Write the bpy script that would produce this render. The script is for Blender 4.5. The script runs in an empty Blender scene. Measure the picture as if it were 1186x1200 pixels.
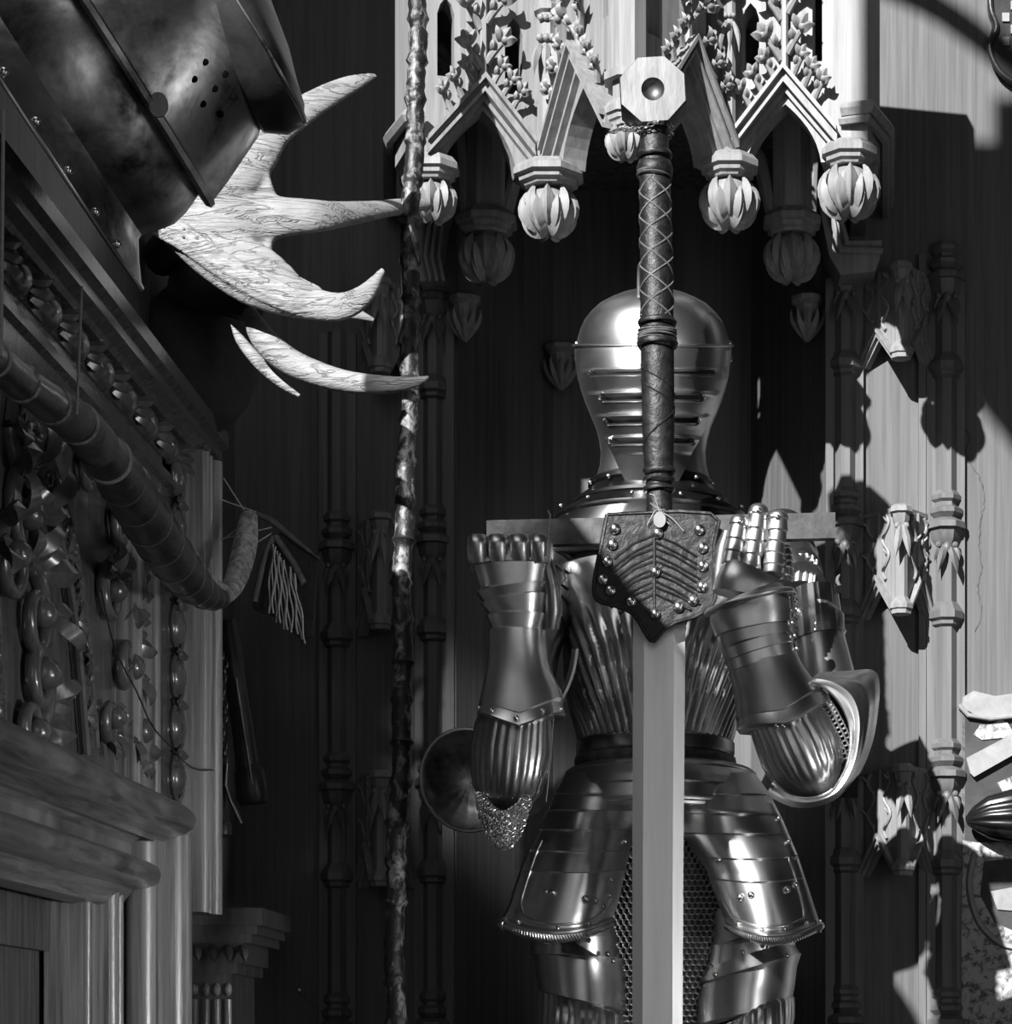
import bpy, math, random
from math import sin, cos, pi, sqrt, acos, atan2, exp
from mathutils import Vector, Matrix, noise
from mathutils.geometry import tessellate_polygon

random.seed(7)
S = bpy.context.scene
COL = S.collection
# ---------------------------------------------------------------- frame of the place
F = 2800.0; VX = 815.0; VY = 1230.0; ZE = 1.35      # focal length in px, principal point, eye height
YB = 4.6                                            # rear wall
XL = -0.887                                         # left wall

def P(x, y, Y):
    return Vector(((x - VX) / F * Y, Y, ZE + (VY - y) / F * Y))
def W(x, Y, z):
    return Vector((x, Y, ZE + z))
def lerp(a, b, t): return a + (b - a) * t
def interp(tab, x):
    if x <= tab[0][0]: return tab[0][1]
    for (a, va), (b, vb) in zip(tab, tab[1:]):
        if x <= b: return lerp(va, vb, (x - a) / (b - a))
    return tab[-1][1]
def spline(pts, n):
    """Catmull-Rom through tuples, n samples per span."""
    out = []
    m = len(pts)
    for i in range(m - 1):
        p0 = pts[max(i - 1, 0)]; p1 = pts[i]; p2 = pts[i + 1]; p3 = pts[min(i + 2, m - 1)]
        for k in range(n):
            t = k / n
            out.append(tuple(0.5 * (2 * b + (c - a) * t + (2 * a - 5 * b + 4 * c - d) * t * t + (3 * b - a - 3 * c + d) * t ** 3)
                             for a, b, c, d in zip(p0, p1, p2, p3)))
    out.append(tuple(pts[-1]))
    return out

# ---------------------------------------------------------------- mesh collector
class MB:
    def __init__(s): s.v = []; s.f = []
    def add(s, vs, fs):
        o = len(s.v); s.v += [Vector(v) for v in vs]; s.f += [tuple(i + o for i in f) for f in fs]
        return s
    def loft(s, rings, cap0=True, cap1=True, closed=True):
        n = len(rings[0]); vs = [p for r in rings for p in r]; fs = []
        for i in range(len(rings) - 1):
            for j in range(n if closed else n - 1):
                k = (j + 1) % n
                fs.append((i * n + j, i * n + k, (i + 1) * n + k, (i + 1) * n + j))
        if cap0: fs.append(tuple(reversed(range(n))))
        if cap1: fs.append(tuple(range((len(rings) - 1) * n, len(rings) * n)))
        return s.add(vs, fs)
    def tube(s, path, rad, n=8, caps=True, flat=1.0, flatdir=None):
        path = [Vector(p) for p in path]; m = len(path)
        if not hasattr(rad, '__len__'): rad = [rad] * m
        rings = []; up = Vector(flatdir) if flatdir else Vector((0.13, -1, 0.21)).normalized()
        for i, p in enumerate(path):
            t = (path[min(i + 1, m - 1)] - path[max(i - 1, 0)])
            if t.length < 1e-9: t = Vector((0, 0, 1))
            t.normalize()
            u = up - t * up.dot(t)
            if u.length < 1e-4: u = Vector((1, 0, 0)) - t * t.x
            u.normalize(); w = t.cross(u)
            rings.append([p + w * (rad[i] * cos(2 * pi * k / n)) + u * (rad[i] * flat * sin(2 * pi * k / n)) for k in range(n)])
            if not flatdir: up = u
        return s.loft(rings, caps, caps)
    def box(s, lo, hi):
        x0, y0, z0 = lo; x1, y1, z1 = hi
        vs = [(x0,y0,z0),(x1,y0,z0),(x1,y1,z0),(x0,y1,z0),(x0,y0,z1),(x1,y0,z1),(x1,y1,z1),(x0,y1,z1)]
        return s.add(vs, [(0,3,2,1),(4,5,6,7),(0,1,5,4),(1,2,6,5),(2,3,7,6),(3,0,4,7)])
    def ball(s, c, r, nu=10, nv=7):
        c = Vector(c)
        if not hasattr(r, '__len__'): r = (r, r, r)
        rings = []
        for i in range(nv + 1):
            a = -pi / 2 + pi * (0.02 + 0.96 * i / nv)
            rings.append([c + Vector((r[0] * cos(a) * cos(2 * pi * j / nu), r[1] * cos(a) * sin(2 * pi * j / nu), r[2] * sin(a))) for j in range(nu)])
        return s.loft(rings)
    def prism(s, loops, fr, n0, n1):
        """loops of (u,v): the first is the outline, the rest are holes; extruded n0..n1 along the normal."""
        O, U, V, N = fr
        tri = tessellate_polygon([[Vector((u, v, 0)) for u, v in lp] for lp in loops])
        flat = [q for lp in loops for q in lp]; m = len(flat)
        vs = [O + U * u + V * v + N * n1 for u, v in flat] + [O + U * u + V * v + N * n0 for u, v in flat]
        fs = []
        for a, b, c in tri:
            (ax, ay), (bx, by), (cx, cy) = flat[a], flat[b], flat[c]
            if (bx - ax) * (cy - ay) - (by - ay) * (cx - ax) < 0: b, c = c, b
            fs.append((a, b, c)); fs.append((a + m, c + m, b + m))
        o = 0
        for lp in loops:
            k = len(lp)
            for i in range(k): fs.append((o + i, o + i + m, o + (i + 1) % k + m, o + (i + 1) % k))
            o += k
        return s.add(vs, fs)
    def strip(s, fn, ns, nt, thick):
        """open curved plate fn(s,t) with a thickness."""
        g = [[Vector(fn(i / ns, j / nt)) for i in range(ns + 1)] for j in range(nt + 1)]
        vs = []; b = []
        for j in range(nt + 1):
            for i in range(ns + 1):
                du = g[j][min(i + 1, ns)] - g[j][max(i - 1, 0)]; dv = g[min(j + 1, nt)][i] - g[max(j - 1, 0)][i]
                nn = du.cross(dv)
                if nn.length > 1e-12: nn.normalize()
                vs.append(g[j][i]); b.append(g[j][i] + nn * thick)
        m = len(vs); w = ns + 1; fs = []
        for j in range(nt):
            for i in range(ns):
                q = (j * w + i, j * w + i + 1, (j + 1) * w + i + 1, (j + 1) * w + i)
                fs.append(tuple(reversed(q))); fs.append(tuple(k + m for k in q))
        rim = [i for i in range(w)] + [j * w + ns for j in range(1, nt + 1)] + [nt * w + i for i in range(ns - 1, -1, -1)] + [j * w for j in range(nt - 1, 0, -1)]
        for a, c in zip(rim, rim[1:] + rim[:1]): fs.append((a, c, c + m, a + m))
        return s.add(vs + b, fs)
    def leaf(s, base, d, side, out, curl=0.3, n=7, ridge=0.35):
        """a pointed leaf with a raised midrib: from base along d, half width vector side."""
        base, d, side, out = Vector(base), Vector(d), Vector(side), Vector(out).normalized()
        rings = []; L = d.length; hw = side.length
        for i in range(n + 1):
            t = i / n; w = max(0.06, sin(pi * (0.12 + 0.88 * t) ** 0.85)) if i < n else 0.04
            c = base + d * t + out * (L * curl * sin(pi * t * 0.75))
            rings.append([c - side * w, c + out * (hw * ridge * (w + .1)), c + side * w, c - out * (hw * 0.35 * (w + .1))])
        return s.loft(rings)
    def build(s, name, mat, parent=None, smooth=35, label=None):
        me = bpy.data.meshes.new(name)
        off = wloc(parent) if parent else Vector()
        me.from_pydata([v - off for v in s.v], [], s.f); me.validate(); me.update()
        o = bpy.data.objects.new(name, me); COL.objects.link(o)
        if mat: me.materials.append(mat)
        if smooth:
            me.polygons.foreach_set('use_smooth', [True] * len(me.polygons))
            me.set_sharp_from_angle(angle=math.radians(smooth))
        if parent: o.parent = parent
        if label: o['label'] = label
        return o

def wloc(o):
    v = Vector()
    while o: v = v + o.location; o = o.parent
    return v
def tag(o, label, cat, group=None):
    o['label'] = label; o['category'] = cat
    if group: o['group'] = group
    return o
def thing(name, loc, label, cat, group=None):
    o = bpy.data.objects.new(name, None); COL.objects.link(o); o.location = loc
    o.empty_display_size = 0.1
    return tag(o, label, cat, group)
def struct(o): o['kind'] = 'structure'; return o

# ---------------------------------------------------------------- materials (all grey: the photograph is black and white)
def nodes(name):
    m = bpy.data.materials.new(name); m.use_nodes = True
    nt = m.node_tree; return m, nt, nt.nodes['Principled BSDF']
def grey(v): return (v, v, v, 1)
def ramp(nt, src, a, b, p0=0.3, p1=0.7):
    r = nt.nodes.new('ShaderNodeValToRGB'); nt.links.new(src, r.inputs[0])
    r.color_ramp.elements[0].position = p0; r.color_ramp.elements[0].color = grey(a)
    r.color_ramp.elements[1].position = p1; r.color_ramp.elements[1].color = grey(b)
    return r.outputs[0]
def coord(nt, scale):
    tc = nt.nodes.new('ShaderNodeTexCoord'); mp = nt.nodes.new('ShaderNodeMapping')
    nt.links.new(tc.outputs['Object'], mp.inputs[0]); mp.inputs['Scale'].default_value = scale
    return mp.outputs[0]
def noise_tex(nt, vec, scale, detail=4, rough=0.6, dist=0.0):
    n = nt.nodes.new('ShaderNodeTexNoise'); nt.links.new(vec, n.inputs['Vector'])
    n.inputs['Scale'].default_value = scale; n.inputs['Detail'].default_value = detail
    n.inputs['Roughness'].default_value = rough; n.inputs['Distortion'].default_value = dist
    return n.outputs['Fac']
def bump(nt, b, h, strength, dist=0.002):
    n = nt.nodes.new('ShaderNodeBump'); n.inputs['Strength'].default_value = strength; n.inputs['Distance'].default_value = dist
    nt.links.new(h, n.inputs['Height']); nt.links.new(n.outputs[0], b.inputs['Normal'])

def wood(name, a, b, rough=0.5, grain=(60, 60, 3), bs=0.35, spec=0.4):
    m, nt, p = nodes(name)
    f = noise_tex(nt, coord(nt, grain), 1.0, 5, 0.65, 0.4)
    nt.links.new(ramp(nt, f, a, b), p.inputs['Base Color'])
    p.inputs['Roughness'].default_value = rough; p.inputs['Specular IOR Level'].default_value = spec
    bump(nt, p, f, bs, 0.0015)
    return m
def metal(name, a, b, r0, r1, scale=14, bs=0.08, stretch=(1, 1, 1)):
    m, nt, p = nodes(name)
    v = coord(nt, stretch)
    f = noise_tex(nt, v, scale, 6, 0.62, 0.3)
    nt.links.new(ramp(nt, f, a, b, .35, .65), p.inputs['Base Color'])
    nt.links.new(ramp(nt, f, r1, r0, .3, .7), p.inputs['Roughness'])
    p.inputs['Metallic'].default_value = 1.0
    bump(nt, p, noise_tex(nt, v, scale * 2.2, 3), bs, 0.002)
    return m
def plain(name, a, b, rough=0.6, scale=30, bs=0.3, stretch=(1, 1, 1), metallic=0.0, p0=.3, p1=.7, spec=0.4):
    m, nt, p = nodes(name)
    f = noise_tex(nt, coord(nt, stretch), scale, 6, 0.65, 0.5)
    nt.links.new(ramp(nt, f, a, b, p0, p1), p.inputs['Base Color'])
    p.inputs['Roughness'].default_value = rough; p.inputs['Metallic'].default_value = metallic
    p.inputs['Specular IOR Level'].default_value = spec
    bump(nt, p, f, bs, 0.003)
    return m

M = {}
M['panel'] = wood('panel_wood', .050, .105, .55, (80, 80, 2.2), .4)
M['carved'] = wood('carved_pale_wood', .125, .225, .55, (90, 90, 4), .3)
M['pilaster'] = wood('pilaster_wood', .072, .125, .5, (90, 90, 3), .25)
M['dark'] = wood('dark_carved_wood', .055, .12, .22, (60, 60, 5), .35, .8)
M['case'] = wood('doorcase_wood', .05, .24, .30, (120, 7, 7), .5, .8)
M['casev'] = wood('jamb_wood', .07, .38, .30, (90, 90, 2.5), .5, .8)
M['door'] = wood('door_oak', .035, .11, .45, (80, 80, 4), .8)
M['floor'] = wood('floor_boards', .05, .10, .5, (4, 60, 60), .3)
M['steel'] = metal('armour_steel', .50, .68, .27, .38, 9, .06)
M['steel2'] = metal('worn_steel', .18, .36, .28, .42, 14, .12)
M['helm'] = metal('blackened_steel', .05, .60, .28, .48, 13, .35)
M['blade'] = metal('blade_steel', .62, .74, .40, .50, 30, .05, (1, 1, .08))
M['pommel'] = metal('pommel_steel', .10, .16, .46, .58, 60, .10, (1, 1, .2))
M['mail'] = metal('mail_iron', .5, .7, .3, .4, 60, .05)
M['darksteel'] = metal('dark_gorget_steel', .05, .14, .28, .4, 12, .12)
M['rivet'] = metal('rivet_steel', .55, .65, .2, .28, 40, .05)
M['black'] = plain('blackened_iron', .012, .03, .35, 30, .2)
M['jet'] = plain('jet_black_lacquer', .003, .008, .28, 30, .1)
M['hole_shade'] = plain('painted_hole_shade', .002, .003, .95, 30, .0, spec=0.0)
M['leather'] = plain('dark_leather', .003, .016, .40, 70, .7, spec=.3)
M['leather2'] = plain('worn_leather', .035, .12, .6, 45, .5)
M['bow'] = plain('lacquered_wrap', .012, .05, .30, 40, .5, (1, 1, 1))
M['bowpale'] = plain('pale_birch_bark', .12, .36, .6, 70, .5, p0=.4, p1=.6)
M['cord'] = plain('linen_cord', .2, .3, .8, 200, .2)
M['thread'] = plain('silk_thread', .25, .42, .7, 200, .2)
M['guardbar'] = metal('dull_guard_iron', .05, .09, .42, .5, 40, .1)
M['bone'] = None
M['staff'] = plain('bark_staff', .010, .20, .42, 48, 1.0, (1, 1, .7), p0=.51, p1=.64)
M['skull'] = plain('dark_hide', .02, .035, .7, 40, .4)
M['tagm'] = plain('tag_tin', .16, .22, .5, 60, .1)
M['paint_dark'] = plain('mural_dark_paint', .012, .05, .7, 14, .4)
M['paint_pale'] = plain('mural_pale_paint', .08, .32, .8, 60, .6, p0=.40, p1=.52)
M['white'] = plain('pale_gesso', .17, .26, .7, 30, .3)
M['plaster'] = plain('crack_filler', .05, .08, .9, 60, .2)

def bone():
    m, nt, p = nodes('antler_bone')
    def rot(ang, sc):
        tc = nt.nodes.new('ShaderNodeTexCoord'); mp = nt.nodes.new('ShaderNodeMapping')
        nt.links.new(tc.outputs['Object'], mp.inputs[0]); mp.inputs['Rotation'].default_value = (0, ang, 0); mp.inputs['Scale'].default_value = sc
        return mp.outputs[0]
    n1 = noise_tex(nt, rot(.42, (5, 14, 30)), 1.5, 4, .55, 1.0)
    n2 = noise_tex(nt, rot(-.1, (9, 20, 90)), 1.4, 5, .6, 2.2)
    ma = nt.nodes.new('ShaderNodeMath'); ma.operation = 'SUBTRACT'; nt.links.new(n1, ma.inputs[0]); ma.inputs[1].default_value = .5
    mb_ = nt.nodes.new('ShaderNodeMath'); mb_.operation = 'ABSOLUTE'; nt.links.new(ma.outputs[0], mb_.inputs[0])
    cr = nt.nodes.new('ShaderNodeMapRange'); nt.links.new(mb_.outputs[0], cr.inputs[0]); cr.inputs[1].default_value = 0; cr.inputs[2].default_value = .03; cr.inputs[3].default_value = .72; cr.inputs[4].default_value = 1
    hf = nt.nodes.new('ShaderNodeMath'); hf.operation = 'MULTIPLY_ADD'; nt.links.new(n2, hf.inputs[0]); hf.inputs[1].default_value = .55; nt.links.new(cr.outputs[0], hf.inputs[2])
    hs = nt.nodes.new('ShaderNodeMath'); hs.operation = 'MULTIPLY'; nt.links.new(hf.outputs[0], hs.inputs[0]); hs.inputs[1].default_value = .7
    nt.links.new(ramp(nt, hs.outputs[0], .05, .215, .50, .92), p.inputs['Base Color'])
    p.inputs['Roughness'].default_value = .5
    bump(nt, p, hf.outputs[0], .9, .006)
    return m
M['bone'] = bone()

# ================================================================ THE SETTING
def frame(O, U, N): return (Vector(O), Vector(U).normalized(), Vector((0, 0, 1)), Vector(N).normalized())
ZUP = (Vector((0, 0, 0)), Vector((1, 0, 0)), Vector((0, 1, 0)), Vector((0, 0, 1)))
def px2x(px, Y): return (px - VX) / F * Y
mb = MB()
mb.prism([[(-1.1, YB), (px2x(535, YB), YB), (px2x(648, 4.88), 4.88), (px2x(880, 4.88), 4.88), (px2x(976, YB), YB), (1.3, YB), (1.3, 5.05), (-1.1, 5.05)]], ZUP, 0, 5.2)
struct(mb.build('wall_back', M['panel'], smooth=0))
# left wall: solid round the doorway, with an unseen window opening past the helmet, shaped to cut the sun
mb = MB()
zt = 5.2
DY = 3.64; DZ = ZE + .215                 # doorway end and head
WY = 3.56; WS = ZE + 1.28                 # window reveal and sill
mb.box((XL - .14, WY, DZ), (XL, YB + .1, zt))
mb.box((XL - .14, DY, 0), (XL, YB + .1, DZ))
mb.box((XL - .14, 2.9, DZ), (XL, WY, WS)); mb.box((XL - .14, 2.0, DZ), (XL, 2.6, ZE + 1.72)); mb.box((XL - .14, 2.6, DZ), (XL, 2.9, ZE + 1.40))
mb.box((XL - .14, -2.0, ZE + 3.22), (XL, 1.505, ZE + 3.70)); mb.box((XL - .14, -2.0, ZE + 3.70), (XL, 1.40, zt))  # unseen blocks placed to shade the upper right of the rear wall
mb.box((XL - .14, -2.0, WS + .1), (XL, 1.40, ZE + 1.85)); mb.box((XL - .14, 1.40, WS + .1), (XL - .07, 1.60, ZE + 2.0)); mb.box((XL - .14, 1.49, ZE + 2.0), (XL - .10, 1.60, ZE + 2.13))  # unseen blocks added to keep the sun off the right gauntlet
mb.box((XL - .14, -2.0, 0), (XL, 2.0, WS + .1))
struct(mb.build('wall_left', M['panel'], smooth=0))
# arched glazing bar high in the window
mb = MB(); mb.tube([W(XL - .07, Y, z) for Y, z in spline([(2.5, 3.50), (2.1, 3.66), (1.75, 3.80), (1.42, 3.88), (1.30, 3.89)], 5)], .028, 8)
struct(mb.build('window_1', M['dark'], smooth=40))
mb = MB(); mb.box((-3, -2, -.1), (3.2, 5.1, 0)); struct(mb.build('floor', M['floor'], smooth=0))
# door leaf in the doorway
mb = MB(); xd = -.935
mb.box((xd - .03, 2.02, 0), (xd, 3.8, DZ + .02))
d = mb.build('door_1', M['door'], smooth=0); struct(d)
mb = MB()
mb.box((xd - .001, 3.47, 0), (xd + .016, 3.8, DZ)); 
mb.box((xd - .001, 2.02, DZ - .075), (xd + .0158, 3.47, DZ)); mb.box((xd - .001, 2.02, 0), (xd + .0158, 2.4, DZ - .075))
mb.build('door_frame', M['door'], d, smooth=0)

# a plinth under the armour
mb = MB(); ZP0 = ZE - .46
mb.box((-.36, 3.65, 0), (.3, YB - .04, ZP0 - .04)); mb.box((-.39, 3.6, ZP0 - .04), (.33, YB - .03, ZP0))
pl = mb.build('plinth', M['dark'], smooth=0); tag(pl, 'wooden plinth under the standing suit of armour', 'plinth')

# ---------------------------------------------------------------- carved pilasters of the rear wall
def octo(px, py, hw, Y, dmul=1.0, dpx=0, rot=0.0):
    c = P(px, py, Y); r = hw * Y / F
    return [c + Vector((r * cos(pi / 8 + k * pi / 4 + rot) / cos(pi / 8), -r * dmul * sin(pi / 8 + k * pi / 4 + rot) / cos(pi / 8), 0)) for k in range(8)]
def stack(px, prof, Y, dmul=1.0):
    m = MB(); m.loft([octo(px, py, hw, Y, dmul) for py, hw in prof]); return m
def leaf_drop(px, py, w, h, Y, depth):
    """pair of hanging carved leaves with a bud on top."""
    m = MB(); k = Y / F
    c = P(px, py, Y) + Vector((0, -depth, 0))
    for sgn in (-1, 1):
        m.leaf(c + Vector((sgn * w * .12 * k, 0, 0)), Vector((sgn * w * .30 * k, -.006, -h * k)), Vector((w * .20 * k, 0, sgn * -.1 * w * k)), (0, -1, 0), .18, 6, .7)
        m.leaf(c + Vector((sgn * w * .3 * k, .004, 0)), Vector((sgn * w * .18 * k, 0, -h * .55 * k)), Vector((w * .14 * k, 0, 0)), (sgn * .5, -1, 0), .2, 5, .7)
    m.ball(c + Vector((0, -.003, -.12 * h * k)), (w * .2 * k, w * .2 * k, w * .25 * k), 8, 5)
    m.ball(c + Vector((-w * .36 * k, 0, -.02 * h * k)), w * .14 * k, 7, 5); m.ball(c + Vector((w * .36 * k, 0, -.02 * h * k)), w * .14 * k, 7, 5)
    return m
def pilaster(px, y0, per, label, w=12.5, yt=None, hi=2):
    Y = YB
    t = thing('pilaster', P(px, VY + (ZE - .0) * F / Y, Y), label, 'pilaster', 'carved pilasters beside the niche')
    top = yt
    bot = y0 + per * 3 + 40
    mb = MB(); mb.loft([octo(px, top, w, Y, 1.25), octo(px, bot, w, Y, 1.25)])
    mb.build('shaft', M['pilaster'], t, 20)
    mb = MB(); a = P(px - w * 1.75, top, Y - .001); b = P(px + w * 1.75, bot, Y - .012)
    mb.box((a.x, YB - .012, b.z), (b.x, YB + .002, a.z)); mb.build('backing_board', M['pilaster'], t, 0)
    for k in range(-hi, 3):
        y = y0 + k * per
        if y < top - 40: continue
        stack(px, [(y - 6, w), (y, w + 4), (y + 5, w + 4), (y + 8, w + 1), (y + 12, w + 1), (y + 16, w + 6), (y + 21, w + 6), (y + 27, w + 1)], Y, 1.25).build('ring_moulding', M['pilaster'], t, 25)
        m = stack(px, [(y + 27, w + 3), (y + 32, w + 9), (y + 39, w + 9.5), (y + 40, w + 6), (y + 45, w + 5), (y + 52, w + 4), (y + 58, w)], Y, 1.25)
        k_ = Y / F
        m.build('capital', M['pilaster'], t, 30)
        leaf_drop(px, y + 58, 2.1 * w, 36, Y, w * 1.25 * k_).build('leaf_ornament', M['pilaster'], t, 40)
        stack(px, [(y + 124, w), (y + 136, w + 7), (y + 144, w + 7), (y + 147, w + 3.5), (y + 151, w + 3.5), (y + 154, w)], Y, 1.25).build('collar', M['pilaster'], t, 25)
    return t
pilaster(396, 607, 281, 'leftmost dark carved pilaster on the rear wall, left of the tall staff', 12, 392)
pilaster(508, 600, 283, 'dark carved pilaster between the tall staff and the niche', 12, 330)
pilaster(990, 580, 290, 'shaded carved pilaster just right of the crossguard end, bordering the niche', 12.5, 318)
pilaster(1108, 583, 290, 'sunlit carved pilaster farthest right, casting a shadow on the wall', 13, 320)

# ---------------------------------------------------------------- small bracket canopies between the pilasters
def chevron(u0, u1, ua, v0, va, th):
    return [(u0, v0), (ua, va), (u1, v0), (u1, v0 - th), (ua, va - th), (u0, v0 - th)]
def scroll_stem(mb, fr, u, v0, v1, amp, n, out, r):
    O, U, V, N = fr
    pts = []
    for i in range(n * 10 + 1):
        t = i / (n * 10); pts.append(O + U * (u + amp * sin(t * n * 2 * pi)) + V * lerp(v0, v1, t) + N * out)
    mb.tube(pts, r, 6)
    for k in range(n * 2):
        v = lerp(v0, v1, (k + .5) / (n * 2)); s_ = 1 if k % 2 == 0 else -1
        c = O + U * (u + s_ * amp * .9) + V * v + N * out
        mb.leaf(c, U * (s_ * abs(amp) * 1.1) + V * abs(amp) * 1.5, V * abs(amp) * .35, N, .4, 5, .7)
def small_bracket(pl_, pc, pr, yt, yb, label, group):
    Y0 = YB - .005; Yf = YB - .078; k = YB / F
    t = thing('carved_bracket', P((pl_ + pr) / 2, yb, YB), label, 'bracket', group)
    L = P(pl_, yb, Y0); R = P(pr, yb, Y0); C = P(pc, yb, Y0); C.y = Yf
    h = (yb - yt) * k; zb = L.z; L.z = R.z = C.z = zb
    dc = .011
    for A, B in ((L, C + Vector((-dc, 0, 0))), (C + Vector((dc, 0, 0)), R)):
        U = (B - A); w = U.length; U.normalize(); N = U.cross(Vector((0, 0, 1)))
        fr = (A, U, Vector((0, 0, 1)), N)
        mb = MB(); va = h * .30
        mb.prism([[(0, .0), (w * .06, 0), (w * .5, va * .86), (w * .94, 0), (w, 0), (w, h), (0, h)]], fr, -.012, 0)
        f = mb.build('face_panel', M['carved'], t, 0)
        mb = MB()
        mb.prism([chevron(0, w, w * .5, h * .09, va + h * .10, .008)], fr, -.002, .013)
        mb.prism([chevron(0, w, w * .5, h * .03, va + h * .04, .008)], fr, -.002, .008)
        mb.build('gable_moulding', M['carved'], f, 0)
        mb = MB()
        scroll_stem(mb, fr, w * .26, h * .34, h * .97, w * .10, 2, .003, .0034)
        scroll_stem(mb, fr, w * .74, h * .34, h * .97, -w * .10, 2, .003, .0034)
        O, U_, V_, N_ = fr
        mb.tube([O + U_ * w * .5 + V_ * (va + h * .06), O + U_ * w * .5 + V_ * h], .0045, 6)
        mb.build('scroll_carving', M['carved'], f, 50)
    # front mullion
    px = pc; hw = 7.0
    ys = yt; Y = Yf
    s_ = Y / YB                                 # keep sizes in px of the wall plane
    def st(prof):
        m = MB(); rr = []
        for py, q in prof:
            z = P(px, py, YB).z; r = q * k
            rr.append([Vector((C.x + r * cos(pi / 8 + i * pi / 4) / cos(pi / 8), C.y - .004 - r * sin(pi / 8 + i * pi / 4) / cos(pi / 8), z)) for i in range(8)])
        return m.loft(rr)
    st([(ys + 8, hw), (yb - 22, hw), (yb - 18, hw), (yb - 9, hw + 6), (yb - 4, hw + 6), (yb - 3, hw + 4), (yb + 2, hw + 4), (yb + 3, hw + 1)]).build('mullion', M['carved'], t, 20)
    st([(ys - 4, hw + 1), (ys - 1, hw + 5), (ys + 5, hw + 6), (ys + 7, hw + 3), (ys + 14, hw + 2), (ys + 20, hw)]).build('capital', M['carved'], t, 25)
    m = MB(); zc = P(px, ys + 22, YB).z
    for sg in (-1, 1):
        m.leaf((C.x + sg * 2 * k, C.y - .024, zc), (sg * 6 * k, -.004, -38 * k), (4.5 * k, 0, 0), (0, -1, 0), .15, 6, .7)
        m.ball((C.x + sg * 5 * k, C.y - .022, zc), 3.8 * k, 7, 5)
    m.ball((C.x, C.y - .024, zc - 14 * k), 4.4 * k, 7, 5)
    m.build('leaf_ornament', M['carved'], t, 40)
    m = MB(); z1 = P(px, yt, YB).z
    m.prism([[(L.x - .004, Y0), (C.x, Yf - .012), (R.x + .004, Y0)]], (Vector((0, 0, z1 - .004)), Vector((1, 0, 0)), Vector((0, 1, 0)), Vector((0, 0, 1))), 0, .008)
    m.build('top_board', M['carved'], t, 0)
gb = 'carved bracket canopies on the rear wall'
small_bracket(1012, 1052, 1088, 327, 433, 'topmost carved bracket canopy between the two right pilasters, half in shade', gb)
small_bracket(1012, 1052, 1088, 607, 727, 'sunlit carved bracket canopy at crossguard height between the right pilasters', gb)
small_bracket(1012, 1054, 1090, 905, 1028, 'lowest shaded carved bracket canopy between the two right pilasters', gb)
small_bracket(424, 452, 482, 345, 450, 'topmost dark carved bracket canopy left of the tall staff', gb)
small_bracket(424, 452, 482, 615, 745, 'middle dark carved bracket canopy behind the tall staff', gb)
small_bracket(424, 452, 482, 912, 1040, 'lowest dark carved bracket canopy behind the tall staff', gb)

# wall mouldings right of the niche and by the corner
mb = MB(); a = P(1076, 300, YB); b = P(1084.5, 1330, YB)
mb.box((a.x, YB - .012, .9), (b.x, YB + .004, a.z)); struct(mb.build('trim_1', M['pilaster'], smooth=0))
mb = MB(); a = P(967, 330, YB); b = P(976, 1330, YB)
mb.box((a.x, YB - .02, .9), (b.x, YB + .004, a.z)); struct(mb.build('trim_2', M['pilaster'], smooth=0))
mb = MB(); a = P(524, 330, YB); b = P(533, 1330, YB)
mb.box((a.x, YB - .02, .9), (b.x, YB + .004, a.z)); struct(mb.build('trim_3', M['pilaster'], smooth=0))
# the long crack in the panel at the right
mb = MB()
pts = [(1125, 462), (1129, 480), (1128, 498), (1137, 515), (1132, 530), (1141, 548), (1150, 566), (1153, 590), (1149, 610), (1147, 640), (1150, 668), (1146, 690), (1150, 720), (1143, 740)]
random.seed(2); mb.tube([P(x + random.uniform(-1.3, 1.3), y, YB - .0003) for x, y in spline(pts, 6)], [random.uniform(.0005, .0016) for _ in range(6 * 13 + 1)], 5); struct(mb.build('trim_4', M['plaster']))

# ================================================================ THE CANOPY OVER THE NICHE
ZPL = 1.535                                          # underside of the canopy (above the eye)
canopy = thing('niche_canopy', W(px2x(750, 4.4), 4.4, ZPL), 'pale carved gothic wooden canopy with pointed gables over the armour niche', 'canopy')
HT = .54
def CP(px, Y): return W(px2x(px, Y), Y, ZPL)
def arch_pts(u0, u1, ua, vi, v0=0.0, n=7):
    out = []
    for i in range(n + 1):
        t = i / n; out.append(((1 - t) ** 2 * u0 + 2 * t * (1 - t) * (u0 + (ua - u0) * .10) + t * t * ua, v0 + (2 * t * (1 - t) * (vi * .52) + t * t * vi)))
    for i in range(1, n + 1):
        t = 1 - i / n; out.append(((1 - t) ** 2 * u1 + 2 * t * (1 - t) * (u1 + (ua - u1) * .10) + t * t * ua, v0 + (2 * t * (1 - t) * (vi * .52) + t * t * vi)))
    return out
def lancet(u0, u1, v0, v1):
    um = (u0 + u1) / 2; hgt = (u1 - u0) * .95
    return [(u0, v0), (u1, v0), (u1, v1 - hgt), (lerp(u1, um, .35), v1 - hgt * .42), (um, v1), (lerp(u0, um, .35), v1 - hgt * .42), (u0, v1 - hgt)]
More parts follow.
